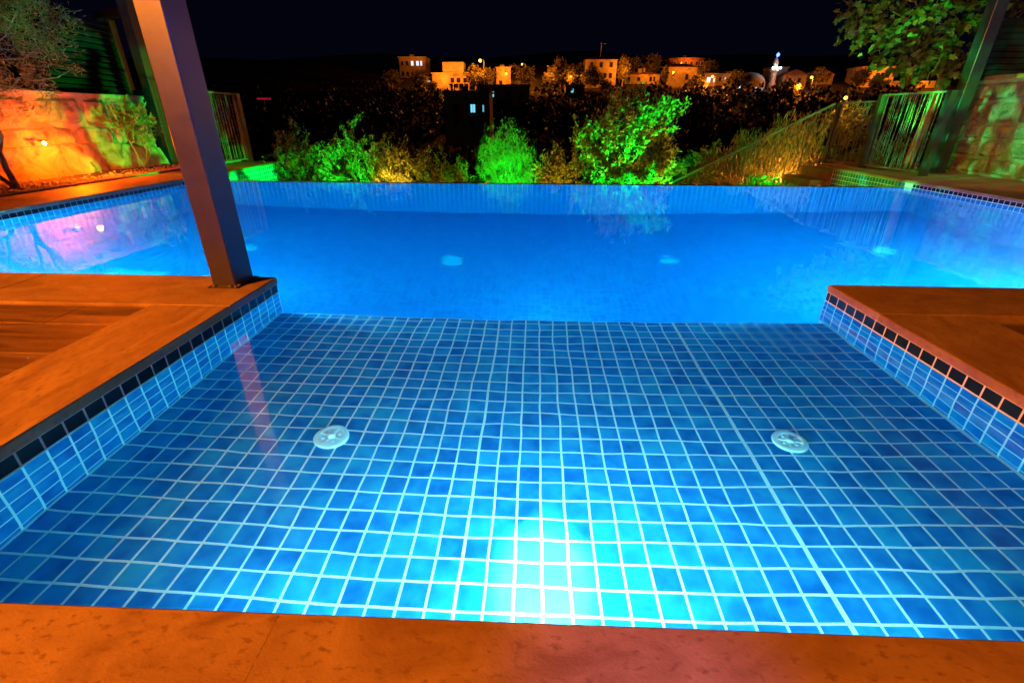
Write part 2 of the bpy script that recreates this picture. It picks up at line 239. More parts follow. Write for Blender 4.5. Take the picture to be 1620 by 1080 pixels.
# ------------------------------------------------------------------ mesh helpers
class MB:
    def __init__(s): s.v = []; s.f = []
    def add(s, vs, fs):
        o = len(s.v); s.v += [tuple(v) for v in vs]; s.f += [tuple(i + o for i in f) for f in fs]; return s
    def box(s, x0, x1, y0, y1, z0, z1):
        return s.add([(x0, y0, z0), (x1, y0, z0), (x1, y1, z0), (x0, y1, z0), (x0, y0, z1), (x1, y0, z1), (x1, y1, z1), (x0, y1, z1)],
                     [(0, 3, 2, 1), (4, 5, 6, 7), (0, 1, 5, 4), (1, 2, 6, 5), (2, 3, 7, 6), (3, 0, 4, 7)])
    def bbox(s, x0, x1, y0, y1, z0, z1, b=0.004):
        """box with bevelled top and vertical edges"""
        def ring(i, z, c):
            a0, a1, c0, c1 = x0 + i, x1 - i, y0 + i, y1 - i
            return [(a0 + c, c0, z), (a1 - c, c0, z), (a1, c0 + c, z), (a1, c1 - c, z), (a1 - c, c1, z), (a0 + c, c1, z), (a0, c1 - c, z), (a0, c0 + c, z)]
        vs = ring(0, z0, b) + ring(0, z1 - b, b) + ring(b, z1, b * 0.5)
        fs = [tuple(range(7, -1, -1)), tuple(range(16, 24))]
        for k in (0, 8):
            for i in range(8): j = (i + 1) % 8; fs.append((k + i, k + j, k + 8 + j, k + 8 + i))
        return s.add(vs, fs)
    def prism(s, poly, z0, z1):
        n_ = len(poly); vs = [(x, y, z0) for x, y in poly] + [(x, y, z1) for x, y in poly]
        fs = [tuple(range(n_ - 1, -1, -1)), tuple(range(n_, 2 * n_))] + [(i, (i + 1) % n_, n_ + (i + 1) % n_, n_ + i) for i in range(n_)]
        return s.add(vs, fs)
    def bar(s, a, b_, w_, h_=None):
        a = Vector(a); b_ = Vector(b_); d = (b_ - a).normalized(); h_ = h_ or w_
        up = Vector((0, 0, 1)) if abs(d.z) < 0.9 else Vector((0, 1, 0))
        r = d.cross(up).normalized() * w_ / 2; u = r.cross(d).normalized() * h_ / 2
        vs = [a - r - u, a + r - u, a + r + u, a - r + u, b_ - r - u, b_ + r - u, b_ + r + u, b_ - r + u]
        return s.add(vs, [(0, 3, 2, 1), (4, 5, 6, 7), (0, 1, 5, 4), (1, 2, 6, 5), (2, 3, 7, 6), (3, 0, 4, 7)])
    def tube(s, pts, rad, seg=6):
        pts = [Vector(p) for p in pts]; o = len(s.v); N = len(pts)
        if not hasattr(rad, '__len__'): rad = [rad] * N
        for i, p in enumerate(pts):
            d = (pts[min(i + 1, N - 1)] - pts[max(i - 1, 0)]).normalized()
            up = Vector((0, 0, 1)) if abs(d.z) < 0.9 else Vector((1, 0, 0))
            r = d.cross(up).normalized(); u = r.cross(d)
            for k in range(seg):
                a = 2 * PI * k / seg; s.v.append(tuple(p + (r * math.cos(a) + u * math.sin(a)) * rad[i]))
        for i in range(N - 1):
            for k in range(seg):
                a, b2 = o + i * seg + k, o + i * seg + (k + 1) % seg; s.f.append((a, b2, b2 + seg, a + seg))
        s.f.append(tuple(o + k for k in range(seg - 1, -1, -1))); s.f.append(tuple(o + (N - 1) * seg + k for k in range(seg)))
        return s
    def lathe(s, prof, c=(0, 0, 0), seg=20):
        o = len(s.v); N = len(prof)
        for r, z in prof:
            for k in range(seg): a = 2 * PI * k / seg; s.v.append((c[0] + r * math.cos(a), c[1] + r * math.sin(a), c[2] + z))
        for i in range(N - 1):
            for k in range(seg): a, b2 = o + i * seg + k, o + i * seg + (k + 1) % seg; s.f.append((a, b2, b2 + seg, a + seg))
        if prof[0][0] > 1e-6: s.f.append(tuple(o + k for k in range(seg - 1, -1, -1)))
        if prof[-1][0] > 1e-6: s.f.append(tuple(o + (N - 1) * seg + k for k in range(seg)))
        return s
    def mesh(s, name, m, smooth=False):
        me = bpy.data.meshes.new(name); me.from_pydata(s.v, [], s.f); me.materials.append(m)
        if smooth: me.polygons.foreach_set('use_smooth', [True] * len(me.polygons))
        me.update(); return me
    def build(s, name, m, parent=None, smooth=False, loc=None):
        return link(name, s.mesh(name, m, smooth), parent, loc)
def link(name, me, parent=None, loc=None, rot=None, scale=None):
    o = bpy.data.objects.new(name, me); COL.objects.link(o)
    if parent: o.parent = parent
    if loc is not None: o.location = loc
    if rot is not None: o.rotation_euler = rot
    if scale is not None: o.scale = scale
    return o
def tag(o, label=None, cat=None, group=None, kind=None):
    for k, v in (('label', label), ('category', cat), ('group', group), ('kind', kind)):
        if v: o[k] = v
    return o
def thing(name, label, cat, loc=(0, 0, 0), group=None, rz=0, kind=None):
    o = bpy.data.objects.new(name, None); COL.objects.link(o); o.location = loc; o.rotation_euler = (0, 0, rz); o.empty_display_size = 0.1
    return tag(o, label, cat, group, kind)
def np_mesh(name, V, Fq, m, smooth=False):
    me = bpy.data.meshes.new(name); nv, nf = len(V), len(Fq); k = Fq.shape[1]
    me.vertices.add(nv); me.vertices.foreach_set('co', V.astype(np.float32).ravel())
    me.loops.add(nf * k); me.loops.foreach_set('vertex_index', Fq.astype(np.int32).ravel())
    me.polygons.add(nf); me.polygons.foreach_set('loop_start', np.arange(0, nf * k, k, dtype=np.int32))
    try: me.polygons.foreach_set('loop_total', np.full(nf, k, dtype=np.int32))
    except Exception: pass
    me.materials.append(m); me.update(calc_edges=True); me.validate()
    me.polygons.foreach_set('use_smooth', [smooth] * len(me.polygons)); me.update(); return me

# ------------------------------------------------------------------ leaves
def leaf_quads(P, D, size, aspect, jitter=0.3):
    """rhombic leaves at points P pointing along D"""
    N = len(P); D = D / (np.linalg.norm(D, axis=1, keepdims=True) + 1e-9)
    q = nr.normal(size=(N, 3)); S = np.cross(D, q); S /= np.linalg.norm(S, axis=1, keepdims=True) + 1e-9
    Nn = np.cross(D, S)
    L = size * (1 + jitter * nr.uniform(-1, 1, (N, 1))); W_ = L * aspect
    a = P; c = P + D * L; b_ = P + D * L * 0.45 + S * W_ / 2 + Nn * L * 0.08; d = P + D * L * 0.45 - S * W_ / 2 + Nn * L * 0.08
    V = np.stack([a, b_, c, d], 1).reshape(-1, 3); Fq = np.arange(4 * N).reshape(N, 4); return V, Fq
def lump_points(lumps, n_, shell=0.55, clump=0.0, nclump=0):
    """points spread in ellipsoid lumps (cx,cy,cz,rx,ry,rz), gathered into twigs"""
    vol = np.array([l_[3] * l_[4] * l_[5] for l_ in lumps]) ** 0.7; vol /= vol.sum()
    def pts(k):
        idx = nr.choice(len(lumps), k, p=vol); L = np.array(lumps)[idx]
        u = nr.normal(size=(k, 3)); u /= np.linalg.norm(u, axis=1, keepdims=True)
        r = (shell ** 3 + (1 - shell ** 3) * nr.uniform(size=(k, 1))) ** (1 / 3.)
        r *= 1 + 0.16 * nr.normal(size=(k, 1))
        return L[:, :3] + u * r * L[:, 3:], u
    if nclump:
        c, u = pts(nclump); idx = nr.randint(0, nclump, n_)
        t = nr.uniform(-1, 1, (n_, 1)); ax = u[idx] * 0.6 + nr.normal(size=(nclump, 3))[idx] * 0.5 + np.array([0, 0, 0.35])
        P = c[idx] + ax * t * clump + nr.normal(size=(n_, 3)) * clump * 0.22
        return P, ax + nr.normal(size=(n_, 3)) * 0.6
    c, u = pts(n_); return c, u + nr.normal(size=(n_, 3)) * 0.7
def crown(name, parent, lumps, n_, size, aspect, m, clump=0.12, nclump=200, shell=0.5, up=0.0):
    P, D = lump_points(lumps, n_, shell, clump, nclump); D[:, 2] += up
    V, Fq = leaf_quads(P, D, size, aspect); return link(name, np_mesh(name, V, Fq, m), parent)
def limb(mb, a, b_, r0, r1, seg=6, wob=0.05, n_=5):
    a = Vector(a); b_ = Vector(b_); pts = []
    for i in range(n_ + 1):
        t = i / n_; p = a.lerp(b_, t)
        if 0 < i < n_: p += Vector((rnd.uniform(-1, 1), rnd.uniform(-1, 1), rnd.uniform(-1, 1))) * wob * (b_ - a).length
        pts.append(p)
    mb.tube(pts, [r0 + (r1 - r0) * i / n_ for i in range(n_ + 1)], seg); return pts

# ------------------------------------------------------------------ terrain
HP = [(-1e4, -2.6), (7.3, -2.6), (7.5, -1.05), (9.5, -1.1), (14, -2.2), (60, -10), (90, -10), (145, 7), (175, 15), (260, 27), (500, 30), (1e4, 30)]
def hgt(x, y):
    for (a, b_), (c, d) in zip(HP, HP[1:]):
        if y <= c: return b_ + (d - b_) * (y - a) / (c - a)
    return 30
ys = np.concatenate([[-60, -20, 0, 5, 7.3, 7.5], np.arange(8, 16, 1.0), np.arange(18, 60, 4), np.arange(60, 260, 5), np.arange(260, 520, 20), [700, 1200]])
xs = np.concatenate([[-900, -500, -300], np.arange(-200, 204, 6.0), [300, 500, 900]])
V = []
for y in ys:
    for x in xs:
        z = hgt(x, y)
        if y > 20: z += noise.noise(Vector((x * 0.02, y * 0.02, 0))) * min(4, (y - 20) * 0.05) * (0.25 if 120 < y < 175 else 1)
        V.append((x, y, z))
nx = len(xs); Fq = [(j * nx + i, j * nx + i + 1, (j + 1) * nx + i + 1, (j + 1) * nx + i) for j in range(len(ys) - 1) for i in range(nx - 1)]
tag(link('terrain', np_mesh('terrain', np.array(V), np.array(Fq), MT['hill'], True)), 'dark scrubby hillside and valley beyond the pool', None, kind='structure')

# ------------------------------------------------------------------ pool tiles
g2 = 0.0029  # half joint
def tile_unit(h=0.0030, bev=0.0008):
    """one glazed tile lying in xy, centred on the origin, face at z=h"""
    a = T / 2 - g2; mb = MB(); c = a - bev
    vs = [(-a, -a, 0), (a, -a, 0), (a, a, 0), (-a, a, 0), (-a, -a, h * 0.45), (a, -a, h * 0.45), (a, a, h * 0.45), (-a, a, h * 0.45), (-c, -c, h), (c, -c, h), (c, c, h), (-c, c, h)]
    fs = [(8, 9, 10, 11)] + [(k + i, k + (i + 1) % 4, k + 4 + (i + 1) % 4, k + 4 + i) for k in (0, 4) for i in range(4)]
    return mb.add(vs, fs)
UV_ = np.array(tile_unit().v); UF = tile_unit().f
tile_me = tile_unit().mesh('tile', MT['tile']); tile_dark_me = tile_unit().mesh('tile', MT['dark'])
def place_tiles(parent, origin, u, v, cells, single, me=None, material=None):
    """cells: (centre_u, centre_v, su, sv). u,v: unit vectors of the tiled face; single: which cells become objects"""
    me = me or tile_me; material = material or MT['tile']
    u = Vector(u); v = Vector(v); nrm = u.cross(v); R = Matrix((u, v, nrm)).transposed(); e = R.to_euler()
    O = Vector(origin); stuff = []
    for k, (cu, cv, su, sv) in enumerate(cells):
        p = O + u * cu + v * cv - nrm * (0.0 if parent.name.startswith('pool_bay') else 0.0025)
        if k in single:
            # each tile set by hand: a hair uneven
            ee = (R @ Matrix.Rotation(rnd.uniform(-0.003, 0.003), 3, 'X') @ Matrix.Rotation(rnd.uniform(-0.003, 0.003), 3, 'Y')).to_euler()
            link('tile', me, parent, p, ee, (su, sv, 1))
        else: stuff.append((p, su, sv))
    if stuff:
        Rn = np.array(R); N = len(stuff); nv = len(UV_)
        P = np.array([tuple(s_[0]) for s_ in stuff]); S = np.array([(s_[1], s_[2], 1) for s_ in stuff])
        Vv = (UV_[None] * S[:, None, :]) @ Rn.T + P[:, None, :]
        Fa = (np.array(UF)[None] + (np.arange(N) * nv)[:, None, None]).reshape(-1, 4)
        o = link('tile_field', np_mesh('tile_field', Vv.reshape(-1, 3), Fa, material), parent); o['kind'] = 'stuff'

BX0, BX1, DY = -1.362, 1.522, 2.33     # bay side walls, near face of the deep part
WX0, WX1, EY = -4.80, 5.17, 6.94       # deep part: side walls and overflow edge
BF, DF = -0.301, -2.05                 # floor levels
# bay floor
pf = tag(MB().box(BX0 - 0.02, BX1 + 0.02, 0.40, 2.302, BF - 0.10, BF - 0.0004).build('pool_bay_floor', MT['grout']), 'shallow bay floor of blue tiles with white grout', None, kind='structure')
cells = []
for j in range(-4, 22):
    cy0, cy1 = 0.791 + j * T, 0.791 + (j + 1) * T
    cy1 = min(cy1, 2.300); sv = (cy1 - cy0) / T
    if sv < 0.15: continue
    for k in range(-21, 22):
        cx0, cx1 = 0.0415 + k * T, 0.0415 + (k + 1) * T
        cx0 = max(cx0, BX0 + 0.002); cx1 = min(cx1, BX1 - 0.002)
        if cx1 - cx0 < 0.012: continue
        if k == 10: cx0 += 0.0035
        if k == 9: cx1 -= 0.0025
        if k == -3: cx0 += 0.002
        c0, c1 = cy0, cy1
        if j == 12: c0 += 0.0015
        cells.append(((cx0 + cx1) / 2, (c0 + c1) / 2, (cx1 - cx0) / T, (c1 - c0) / T))
def inview(x, y, z):
    d = Vector((x, y, z * 0.75)) - Vector((0, 0, 0.852)); zz = d.dot(F_)
    if zz <= 0: return None
    px = 810 + 741 * d.dot(R_) / zz; py = 540 - 741 * d.dot(U_) / zz
    return zz if (-20 < px < 1640 and py < 1010) else None
def nearest(cells, fn, n_=300):
    c = []
    for k, ce in enumerate(cells):
        zz = inview(*fn(ce))
        if zz: c.append((zz, k))
    return set(k for _, k in sorted(c)[:n_])
place_tiles(pf, (0, 0, BF - 0.003), (1, 0, 0), (0, 1, 0), cells, nearest(cells, lambda c: (c[0], c[1], BF)))
# tiled walls
def tiled_wall(name, label, body, origin, u, v, nu, rows, wet_single=True, dark=True, kind='structure', u0=0.0, span=None, floor=BF):
    wl_ = tag(MB().box(*body).build(name, MT['grout']), label, 'pool wall')
    O = Vector(origin); U3 = Vector(u)
    dc = []; wc = []
    for i in range(nu):
        a, b_ = u0 + i * T, u0 + (i + 1) * T
        if span: a, b_ = max(a, span[0]), min(b_, span[1])
        if b_ - a < 0.015: continue
        if dark: dc.append(((a + b_) / 2, 0.0255, (b_ - a) / T, 0.046 / T))
        for r in range(rows):
            c0, c1 = -(r + 1) * T, -r * T; c0 = max(c0, floor + 0.001)
            if c1 - c0 < 0.012: continue
            wc.append(((a + b_) / 2, (c0 + c1) / 2, (b_ - a) / T, (c1 - c0) / T))
    if dark:
        place_tiles(wl_, origin, u, v, dc, nearest(dc, lambda c: tuple(O + U3 * c[0] + Vector((0, 0, c[1]))), 150), tile_dark_me, MT['dark'])
    if wc:
        s_ = nearest(wc, lambda c: tuple(O + U3 * c[0] + Vector((0, 0, c[1]))), 150) if wet_single else set()
        place_tiles(wl_, origin, u, v, wc, s_)
    return wl_
Z3 = (0, 0, 1)
tiled_wall('pool_wall', 'low tiled pool wall below the orange-lit left deck', (BX0 - 0.12, BX0, 0.42, DY - 0.002, BF - 0.1, 0.0505), (BX0, 0, 0), (0, 1, 0), Z3, 27, 5, u0=0.791 - 5 * T, span=(0.50, DY - 0.004))
tiled_wall('pool_wall', 'low tiled pool wall below the brown right deck', (BX1, BX1 + 0.12, 0.42, DY + 0.03, BF - 0.1, 0.0505), (BX1, 0, 0), (0, -1, 0), Z3, 27, 5, u0=-(0.791 + 23 * T), span=(-DY - 0.028, -0.50))
tiled_wall('pool_wall', 'far overflow wall of the pool with small blue tiles', (WX0 - 0.1, WX1 + 0.1, EY, EY + 0.14, DF - 0.1, -0.005), (0, EY, 0), (1, 0, 0), Z3, 144, 30, wet_single=False, dark=False, u0=0.0415 - 70 * T, span=(WX0, WX1), floor=DF)
tiled_wall('pool_wall', 'left side wall of the deep pool below the orange paving', (WX0 - 0.14, WX0, DY - 0.3, 9.3, DF - 0.1, 0.0505), (WX0, 0, 0), (0, 1, 0), Z3, 68, 30, wet_single=False, u0=0.791 + 20 * T, span=(DY, EY), floor=DF)
rw = tiled_wall('pool_wall', 'right side wall of the deep pool running on past the overflow edge', (WX1, WX1 + 0.14, DY - 0.3, 8.84, DF - 0.1, 0.0505), (WX1, 0, 0), (0, -1, 0), Z3, 68, 30, wet_single=False, u0=-(0.791 + 88 * T), span=(-EY, -DY), floor=DF)
for wx, uv, lab in ((WX1, (0, -1, 0), 1), (WX0, (0, 1, 0), 0)):   # the same side walls outside, past the edge, still tiled
    cc = []; par = rw if lab else [o for o in COL.objects if o.get('label', '').startswith('left side wall')][0]
    for i in range(34):
        a = EY + 0.145 + i * T; b_ = min(a + T, 8.83 if lab else 9.28)
        if b_ - a < 0.02: continue
        for r in range(9):
            c1 = 0.0495 - r * T; cc.append(((a + b_) / 2 * (-1 if lab else 1), c1 - T / 2, (b_ - a) / T, 1))
    place_tiles(par, (wx, 0, 0), uv, Z3, cc, set())
tag(MB().box(BX0 - 0.12, BX1 + 0.12, 0.30, 0.47, BF - 0.2, 0.0505).build('pool_wall', MT['grout']), 'near end wall of the bay under the front coping', 'pool wall')
tag(MB().box(WX0 - 0.1, WX1 + 0.1, DY - 0.02, EY + 0.1, DF - 0.15, DF).build('pool_floor', tile_mat('deep_floor_tiles', ((0.010, 0.14, 0.42), (0.012, 0.19, 0.52), (0.03, 0.28, 0.56)), 0.3)), 'deep blue pool floor', None, kind='structure')
MB().box(WX0 - 0.1, BX0 - 0.12, DY - 0.06, DY, DF - 0.1, 0.0505).build('pool_near_wall', MT['tile'])['kind'] = 'structure'
MB().box(BX1 + 0.12, WX1 + 0.1, DY - 0.06, DY, DF - 0.1, 0.0505).build('pool_near_wall', MT['tile'])['kind'] = 'structure'
MB().box(BX0 - 0.12, BX1 + 0.12, 2.22, 2.30, DF - 0.1, BF - 0.101).build('pool_step_wall', MT['tile'])['kind'] = 'structure'
# deep floor joints: pale grout strips let into the floor
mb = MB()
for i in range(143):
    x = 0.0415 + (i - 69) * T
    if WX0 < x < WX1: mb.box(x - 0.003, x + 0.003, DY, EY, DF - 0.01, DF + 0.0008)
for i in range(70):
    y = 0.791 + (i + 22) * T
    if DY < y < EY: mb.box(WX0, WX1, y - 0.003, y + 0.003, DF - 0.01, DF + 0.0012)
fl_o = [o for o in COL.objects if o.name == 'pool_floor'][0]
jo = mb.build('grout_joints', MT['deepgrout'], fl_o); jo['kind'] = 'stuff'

# water body
wt = tag(MB().prism([(BX0 - 0.01, 0.465), (BX1 + 0.01, 0.465), (BX1 + 0.01, DY - 0.01), (WX1 + 0.01, DY - 0.01), (WX1 + 0.01, EY + 0.135), (WX0 - 0.01, EY + 0.135), (WX0 - 0.01, DY - 0.01), (BX0 - 0.01, DY - 0.01)], DF - 0.05, 0.0).build('pool_water', MT['water']),
         'clear blue lit pool water with an infinity edge', None, kind='structure')

# inlets
def inlet(loc, label, r=0.060, detail=True, group='round white return inlets on the pool floor'):
    t = thing('pool_inlet', label, 'pool inlet', loc, group)
    MB().lathe([(r, 0), (r, 0.004), (r * 0.93, 0.010), (r * 0.70, 0.0115), (r * 0.66, 0.0075), (r * 0.30, 0.0065), (r * 0.27, 0.004), (0, 0.004)], seg=36).build('rim', MT['inlet'], t, smooth=False)
    if detail:
        MB().lathe([(r * 0.22, 0.003), (r * 0.24, 0.013), (r * 0.17, 0.018), (0, 0.019)], seg=24).build('cap', MT['inlet'], t, smooth=True)
        for k in range(4):
            a = k * PI / 2 + 0.5
            mb = MB(); c = Vector((math.cos(a), math.sin(a), 0)) * r * 0.47
            mb.lathe([(r * 0.11, 0.006), (r * 0.10, 0.0115), (0, 0.0125)], seg=12, c=c).build('screw', MT['inlet'], t, smooth=True)
            a2 = a + PI / 4; d = Vector((math.cos(a2), math.sin(a2), 0))
            MB().bar(d * r * 0.25 + Vector((0, 0, 0.009)), d * r * 0.67 + Vector((0, 0, 0.009)), r * 0.10, 0.006).build('spoke', MT['inlet'], t)
    return t
inlet((-0.691, 1.310, BF), 'round white floor inlet on the left of the shallow bay, nearer the post')
inlet((0.902, 1.355, BF), 'round white floor inlet on the right of the shallow bay, near the brown deck')
for (x, y), s_ in zip(((-3.22, 5.10), (-0.90, 5.12), (1.50, 5.15), (3.83, 5.22)), ('nearest the leaning post', 'left of the middle', 'right of the middle', 'farthest to the right')):
    inlet((x, y, DF), 'pale round inlet on the deep pool floor, ' + s_, 0.10, False, 'round inlets on the deep pool floor')
dt = thing('main_drain', 'pale square drain cover on the deep floor below the orange reflection', 'drain cover', (-3.86, 4.12, DF + 0.001))
MB().bbox(-0.26, 0.26, -0.20, 0.20, 0, 0.02).build('cover', MT['drain'], dt)
for i in range(7): MB().box(-0.22, 0.22, -0.165 + i * 0.05, -0.145 + i * 0.05, 0.0203, 0.026).build('bar', MT['drain'], dt)
pl = thing('pool_light', 'round underwater lamp under the front coping', 'pool light', (0.09, 0.475, -0.13))
MB().tube([(0, -0.004, 0), (0, 0.012, 0)], [0.075, 0.065], 28).build('bezel', MT['inlet'], pl)
MB().tube([(0, 0.012, 0), (0, 0.020, 0)], [0.05, 0.03], 24).build('lens', MT['coolbulb'], pl)

# ------------------------------------------------------------------ decks and coping
CT, CB = 0.084, 0.051
def slab(parent, x0, x1, y0, y1, m='coping', top=CT, thick=CT - CB, name='coping_slab', gap=0.0012, b_=0.004):
    mb = MB().bbox(-(x1 - x0) / 2 + gap, (x1 - x0) / 2 - gap, -(y1 - y0) / 2 + gap, (y1 - y0) / 2 - gap, 0, thick, b_)
    return mb.build(name, MT[m], parent, loc=((x0 + x1) / 2, (y0 + y1) / 2, top - thick + rnd.uniform(-0.0005, 0.0005)))
def deck(label, body, name='deck'):
    return tag(MB().box(*body).build(name, MT['mortar']), label, None, kind='structure')
# left deck
dl = deck('left deck of brown stone and dark planks lit orange', (-4.9, BX0 - 0.12, -1.6, DY - 0.061, -2.3, 0.050), 'left_deck')
ys_ = [DY - 0.42 - 1.16 * i for i in range(4)]
for a, b_ in zip(ys_[1:], ys_): slab(dl, BX0 - 0.362, BX0 + 0.006, a, b_, 'copingy')
xs_ = [BX0 + 0.006, -2.62, -3.84, -5.05]
for a, b_ in zip(xs_[1:], xs_): slab(dl, a, b_, DY - 0.42, DY + 0.006, 'coping')
py = DY - 0.42
for r, wd in enumerate((0.205, 0.262, 0.262, 0.262, 0.262, 0.262, 0.262)):
    x = BX0 - 0.364; first = (0.31, 0.9, 0.55, 1.1, 0.4, 0.8, 0.6)[r]
    while x > -4.8:
        x2 = max(x - first, -4.85); slab(dl, x2, x, py - wd, py, 'plank', top=0.071, thick=0.02, name='plank', gap=0.0016, b_=0.002); x = x2; first = 1.2
    py -= wd
# right deck
dr = deck('right deck of brown stone with recessed boards', (BX1 + 0.12, 5.3, -1.6, DY - 0.061, -2.3, 0.028), 'right_deck')
ys_ = [DY - 0.36 - 1.16 * i for i in range(4)]
for a, b_ in zip(ys_[1:], ys_): slab(dr, BX1 - 0.006, BX1 + 0.425, a, b_, 'copingy')
xs_ = [BX1 - 0.006, 2.75, 3.95, 5.15]
for a, b_ in zip(xs_, xs_[1:]): slab(dr, a, b_, DY - 0.36, DY + 0.036, 'coping')
for a, b_ in zip(xs_, xs_[1:]): pass
py = DY - 0.36
for r in range(8):
    x = BX1 + 0.427; first = (0.7, 1.1, 0.5, 0.9, 0.4, 1.2, 0.6, 0.8)[r]
    while x < 5.2:
        x2 = min(x + first, 5.25); slab(dr, x, x2, py - 0.25, py, 'plank', top=0.045, thick=0.015, name='plank', gap=0.0016, b_=0.002); x = x2; first = 1.2
    py -= 0.25
MB().box(BX1 + 0.12, BX1 + 0.42, -1.6, DY - 0.061, 0.029, 0.0505).build('bedding', MT['mortar'], dr)
MB().box(BX1 + 0.42, 5.3, DY - 0.358, DY - 0.061, 0.029, 0.0505).build('bedding', MT['mortar'], dr)
# near deck, its coping edge runs very slightly skew
dn = deck('front deck of brown stone at the near pool edge', (BX0 - 0.10, BX1 + 0.10, -1.6, 0.299, -2.0, 0.0505), 'near_deck')
def edge_y(x): return 0.513 + 0.009 * x
for a, b_ in ((BX0 + 0.008, -0.42), (-0.42, 0.80), (0.80, BX1 - 0.008)):
    for y0, y1 in ((-0.45, None), (-1.5, -0.45)):
        mb = MB(); e0 = edge_y(a) if y1 is None else y1; e1 = edge_y(b_) if y1 is None else y1; gp = 0.0003; bv = 0.005
        P = [(a + gp, y0 + gp), (b_ - gp, y0 + gp), (b_ - gp, e1), (a + gp, e0)]; P2 = [(a + gp, y0 + gp), (b_ - gp, y0 + gp), (b_ - gp, e1 - bv), (a + gp, e0 - bv)]
        vs = [(x, y, CB) for x, y in P] + [(x, y, CT - bv) for x, y in P] + [(x, y, CT) for x, y in P2]
        fs = [(3, 2, 1, 0), (8, 9, 10, 11)] + [(k + i, k + (i + 1) % 4, k + 4 + (i + 1) % 4, k + 4 + i) for k in (0, 4) for i in range(4)]
        mb.add(vs, fs).build('coping_slab', MT['coping'], dn)

# far side terraces
tl = deck('left terrace strip of brown stone beside the pool', (-7.9, WX0 - 0.14, DY - 0.06, 9.35, -2.3, 0.050), 'left_terrace')
y = DY + 0.006 + 0.001
while y < 9.3:
    y2 = min(y + 1.16, 9.36); slab(tl, -5.585, WX0 + 0.010, y, y2, 'copingy'); y = y2
MB().box(-5.605, -5.588, DY, 9.3, 0.0505, 0.110).build('kerb', MT['coping'], tl)
# gravel bed
bedm = MB(); nb = 46
V = []; 
for i in range(nb):
    for j in range(12):
        yy = 2.6 + i * (8.3 - 2.6) / (nb - 1); xx = -5.607 - j * 0.9 / 11
        V.append((xx, yy, 0.085 + 0.018 * noise.noise(Vector((xx * 5, yy * 5, 0))) + 0.05 * (j / 11) ** 2))
Fq = [(i * 12 + j, (i + 1) * 12 + j, (i + 1) * 12 + j + 1, i * 12 + j + 1) for i in range(nb - 1) for j in range(11)]
bed = tag(link('planting_bed', np_mesh('planting_bed', np.array(V), np.array(Fq), MT['soil'], True)), 'bare soil planting bed at the foot of the left wall', None, kind='structure')
mb = MB()
for i in range(900):
    yy = rnd.uniform(4.8, 8.3); xx = -5.62 - abs(rnd.gauss(0, 0.28)); 
    if xx < -6.45: continue
    r = rnd.uniform(0.010, 0.026); z = 0.09 + 0.05 * ((-5.607 - xx) / 0.9) ** 2; a0 = rnd.uniform(0, 3)
    vs = [(xx + r * math.cos(a0 + k * PI / 3) * rnd.uniform(.7, 1.1), yy + r * math.sin(a0 + k * PI / 3) * rnd.uniform(.7, 1.1), z - 0.004) for k in range(6)]
    vs += [(xx + 0.6 * r * math.cos(a0 + k * PI / 3), yy + 0.6 * r * math.sin(a0 + k * PI / 3), z + r * 0.6) for k in range(6)]
    mb.add(vs, [(k, (k + 1) % 6, 6 + (k + 1) % 6, 6 + k) for k in range(6)] + [(6, 7, 8, 9, 10, 11)])
tag(mb.build('bed_pebbles', MT['pebble']), 'pale pebbles strewn along the planting bed', 'pebbles', kind='stuff')
# right terrace
tr_ = deck('right terrace of brown stone beside the pool', (WX1 + 0.14, 8.2, DY - 0.06, 8.84, -2.3, 0.050), 'right_terrace')
MB().box(5.45, 8.2, 8.841, 10.0, -2.3, 0.050).build('foundation', MT['mortar'], tr_)
y = DY + 0.037
while y < 8.8:
    y2 = min(y + 1.16, 8.85); slab(tr_, WX1 - 0.010, 5.60, y, y2, 'copingy'); y = y2
for i in range(8):
    y = DY + i * 0.95
    for x in (5.602, 6.202): slab(tr_, x, x + 0.6, y, min(y + 0.95, 10.0), 'coping', top=0.080, thick=0.03, name='paving_slab')
for x in (5.602, 6.202, 6.802): slab(tr_, x, x + 0.6, 9.931, 10.0, 'coping', top=0.080, thick=0.03, name='paving_slab')

# small cream fittings on the overflow edge
for x, s_ in ((-0.69, 'left of the middle, above a bright streak'), (-0.21, 'just right of the middle one'), (2.29, 'below the big tree'), (3.49, 'below the railing foot'), (3.98, 'nearest the green tiled wall')):
    t = tag(MB().lathe([(0.020, 0), (0.020, 0.010), (0.014, 0.020), (0, 0.023)], seg=12).build('edge_fitting', MT['white'], smooth=True, loc=(x, EY + 0.10, -0.006)), 'small cream knob on the overflow edge, ' + s_, 'fitting', 'cream knobs on the overflow edge')

# ------------------------------------------------------------------ pergola posts
def box_post(label, x0, x1, y0, y1, z0, z1, m, plate=0.02, cat='post', group=None):
    t = thing('pergola_post', label, cat, ((x0 + x1) / 2, (y0 + y1) / 2, z0), group)
    a, b_ = (x1 - x0) / 2, (y1 - y0) / 2; c = 0.006
    ring = [(-a + c, -b_), (a - c, -b_), (a, -b_ + c), (a, b_ - c), (a - c, b_), (-a + c, b_), (-a, b_ - c), (-a, -b_ + c)]
    MB().prism(ring, 0.004, z1 - z0).build('shaft', MT[m], t)
    MB().bbox(-a - plate, a + plate, -b_ - plate, b_ + plate, 0, 0.006, 0.002).build('base_plate', MT[m], t)
    return t, a, b_
pp, a_, b2_ = box_post('large dark box section post leaning into view on the left deck corner', -1.592, -1.472, 2.158, 2.318, CT + 0.0005, 3.1, 'post', plate=0.0)
MB().bbox(-a_ - 0.018, a_ + 0.018, -b2_ - 0.018, b2_ + 0.018, -0.0002, 0.0045, 0.0015).build('foot_plate', MT['post'], pp)
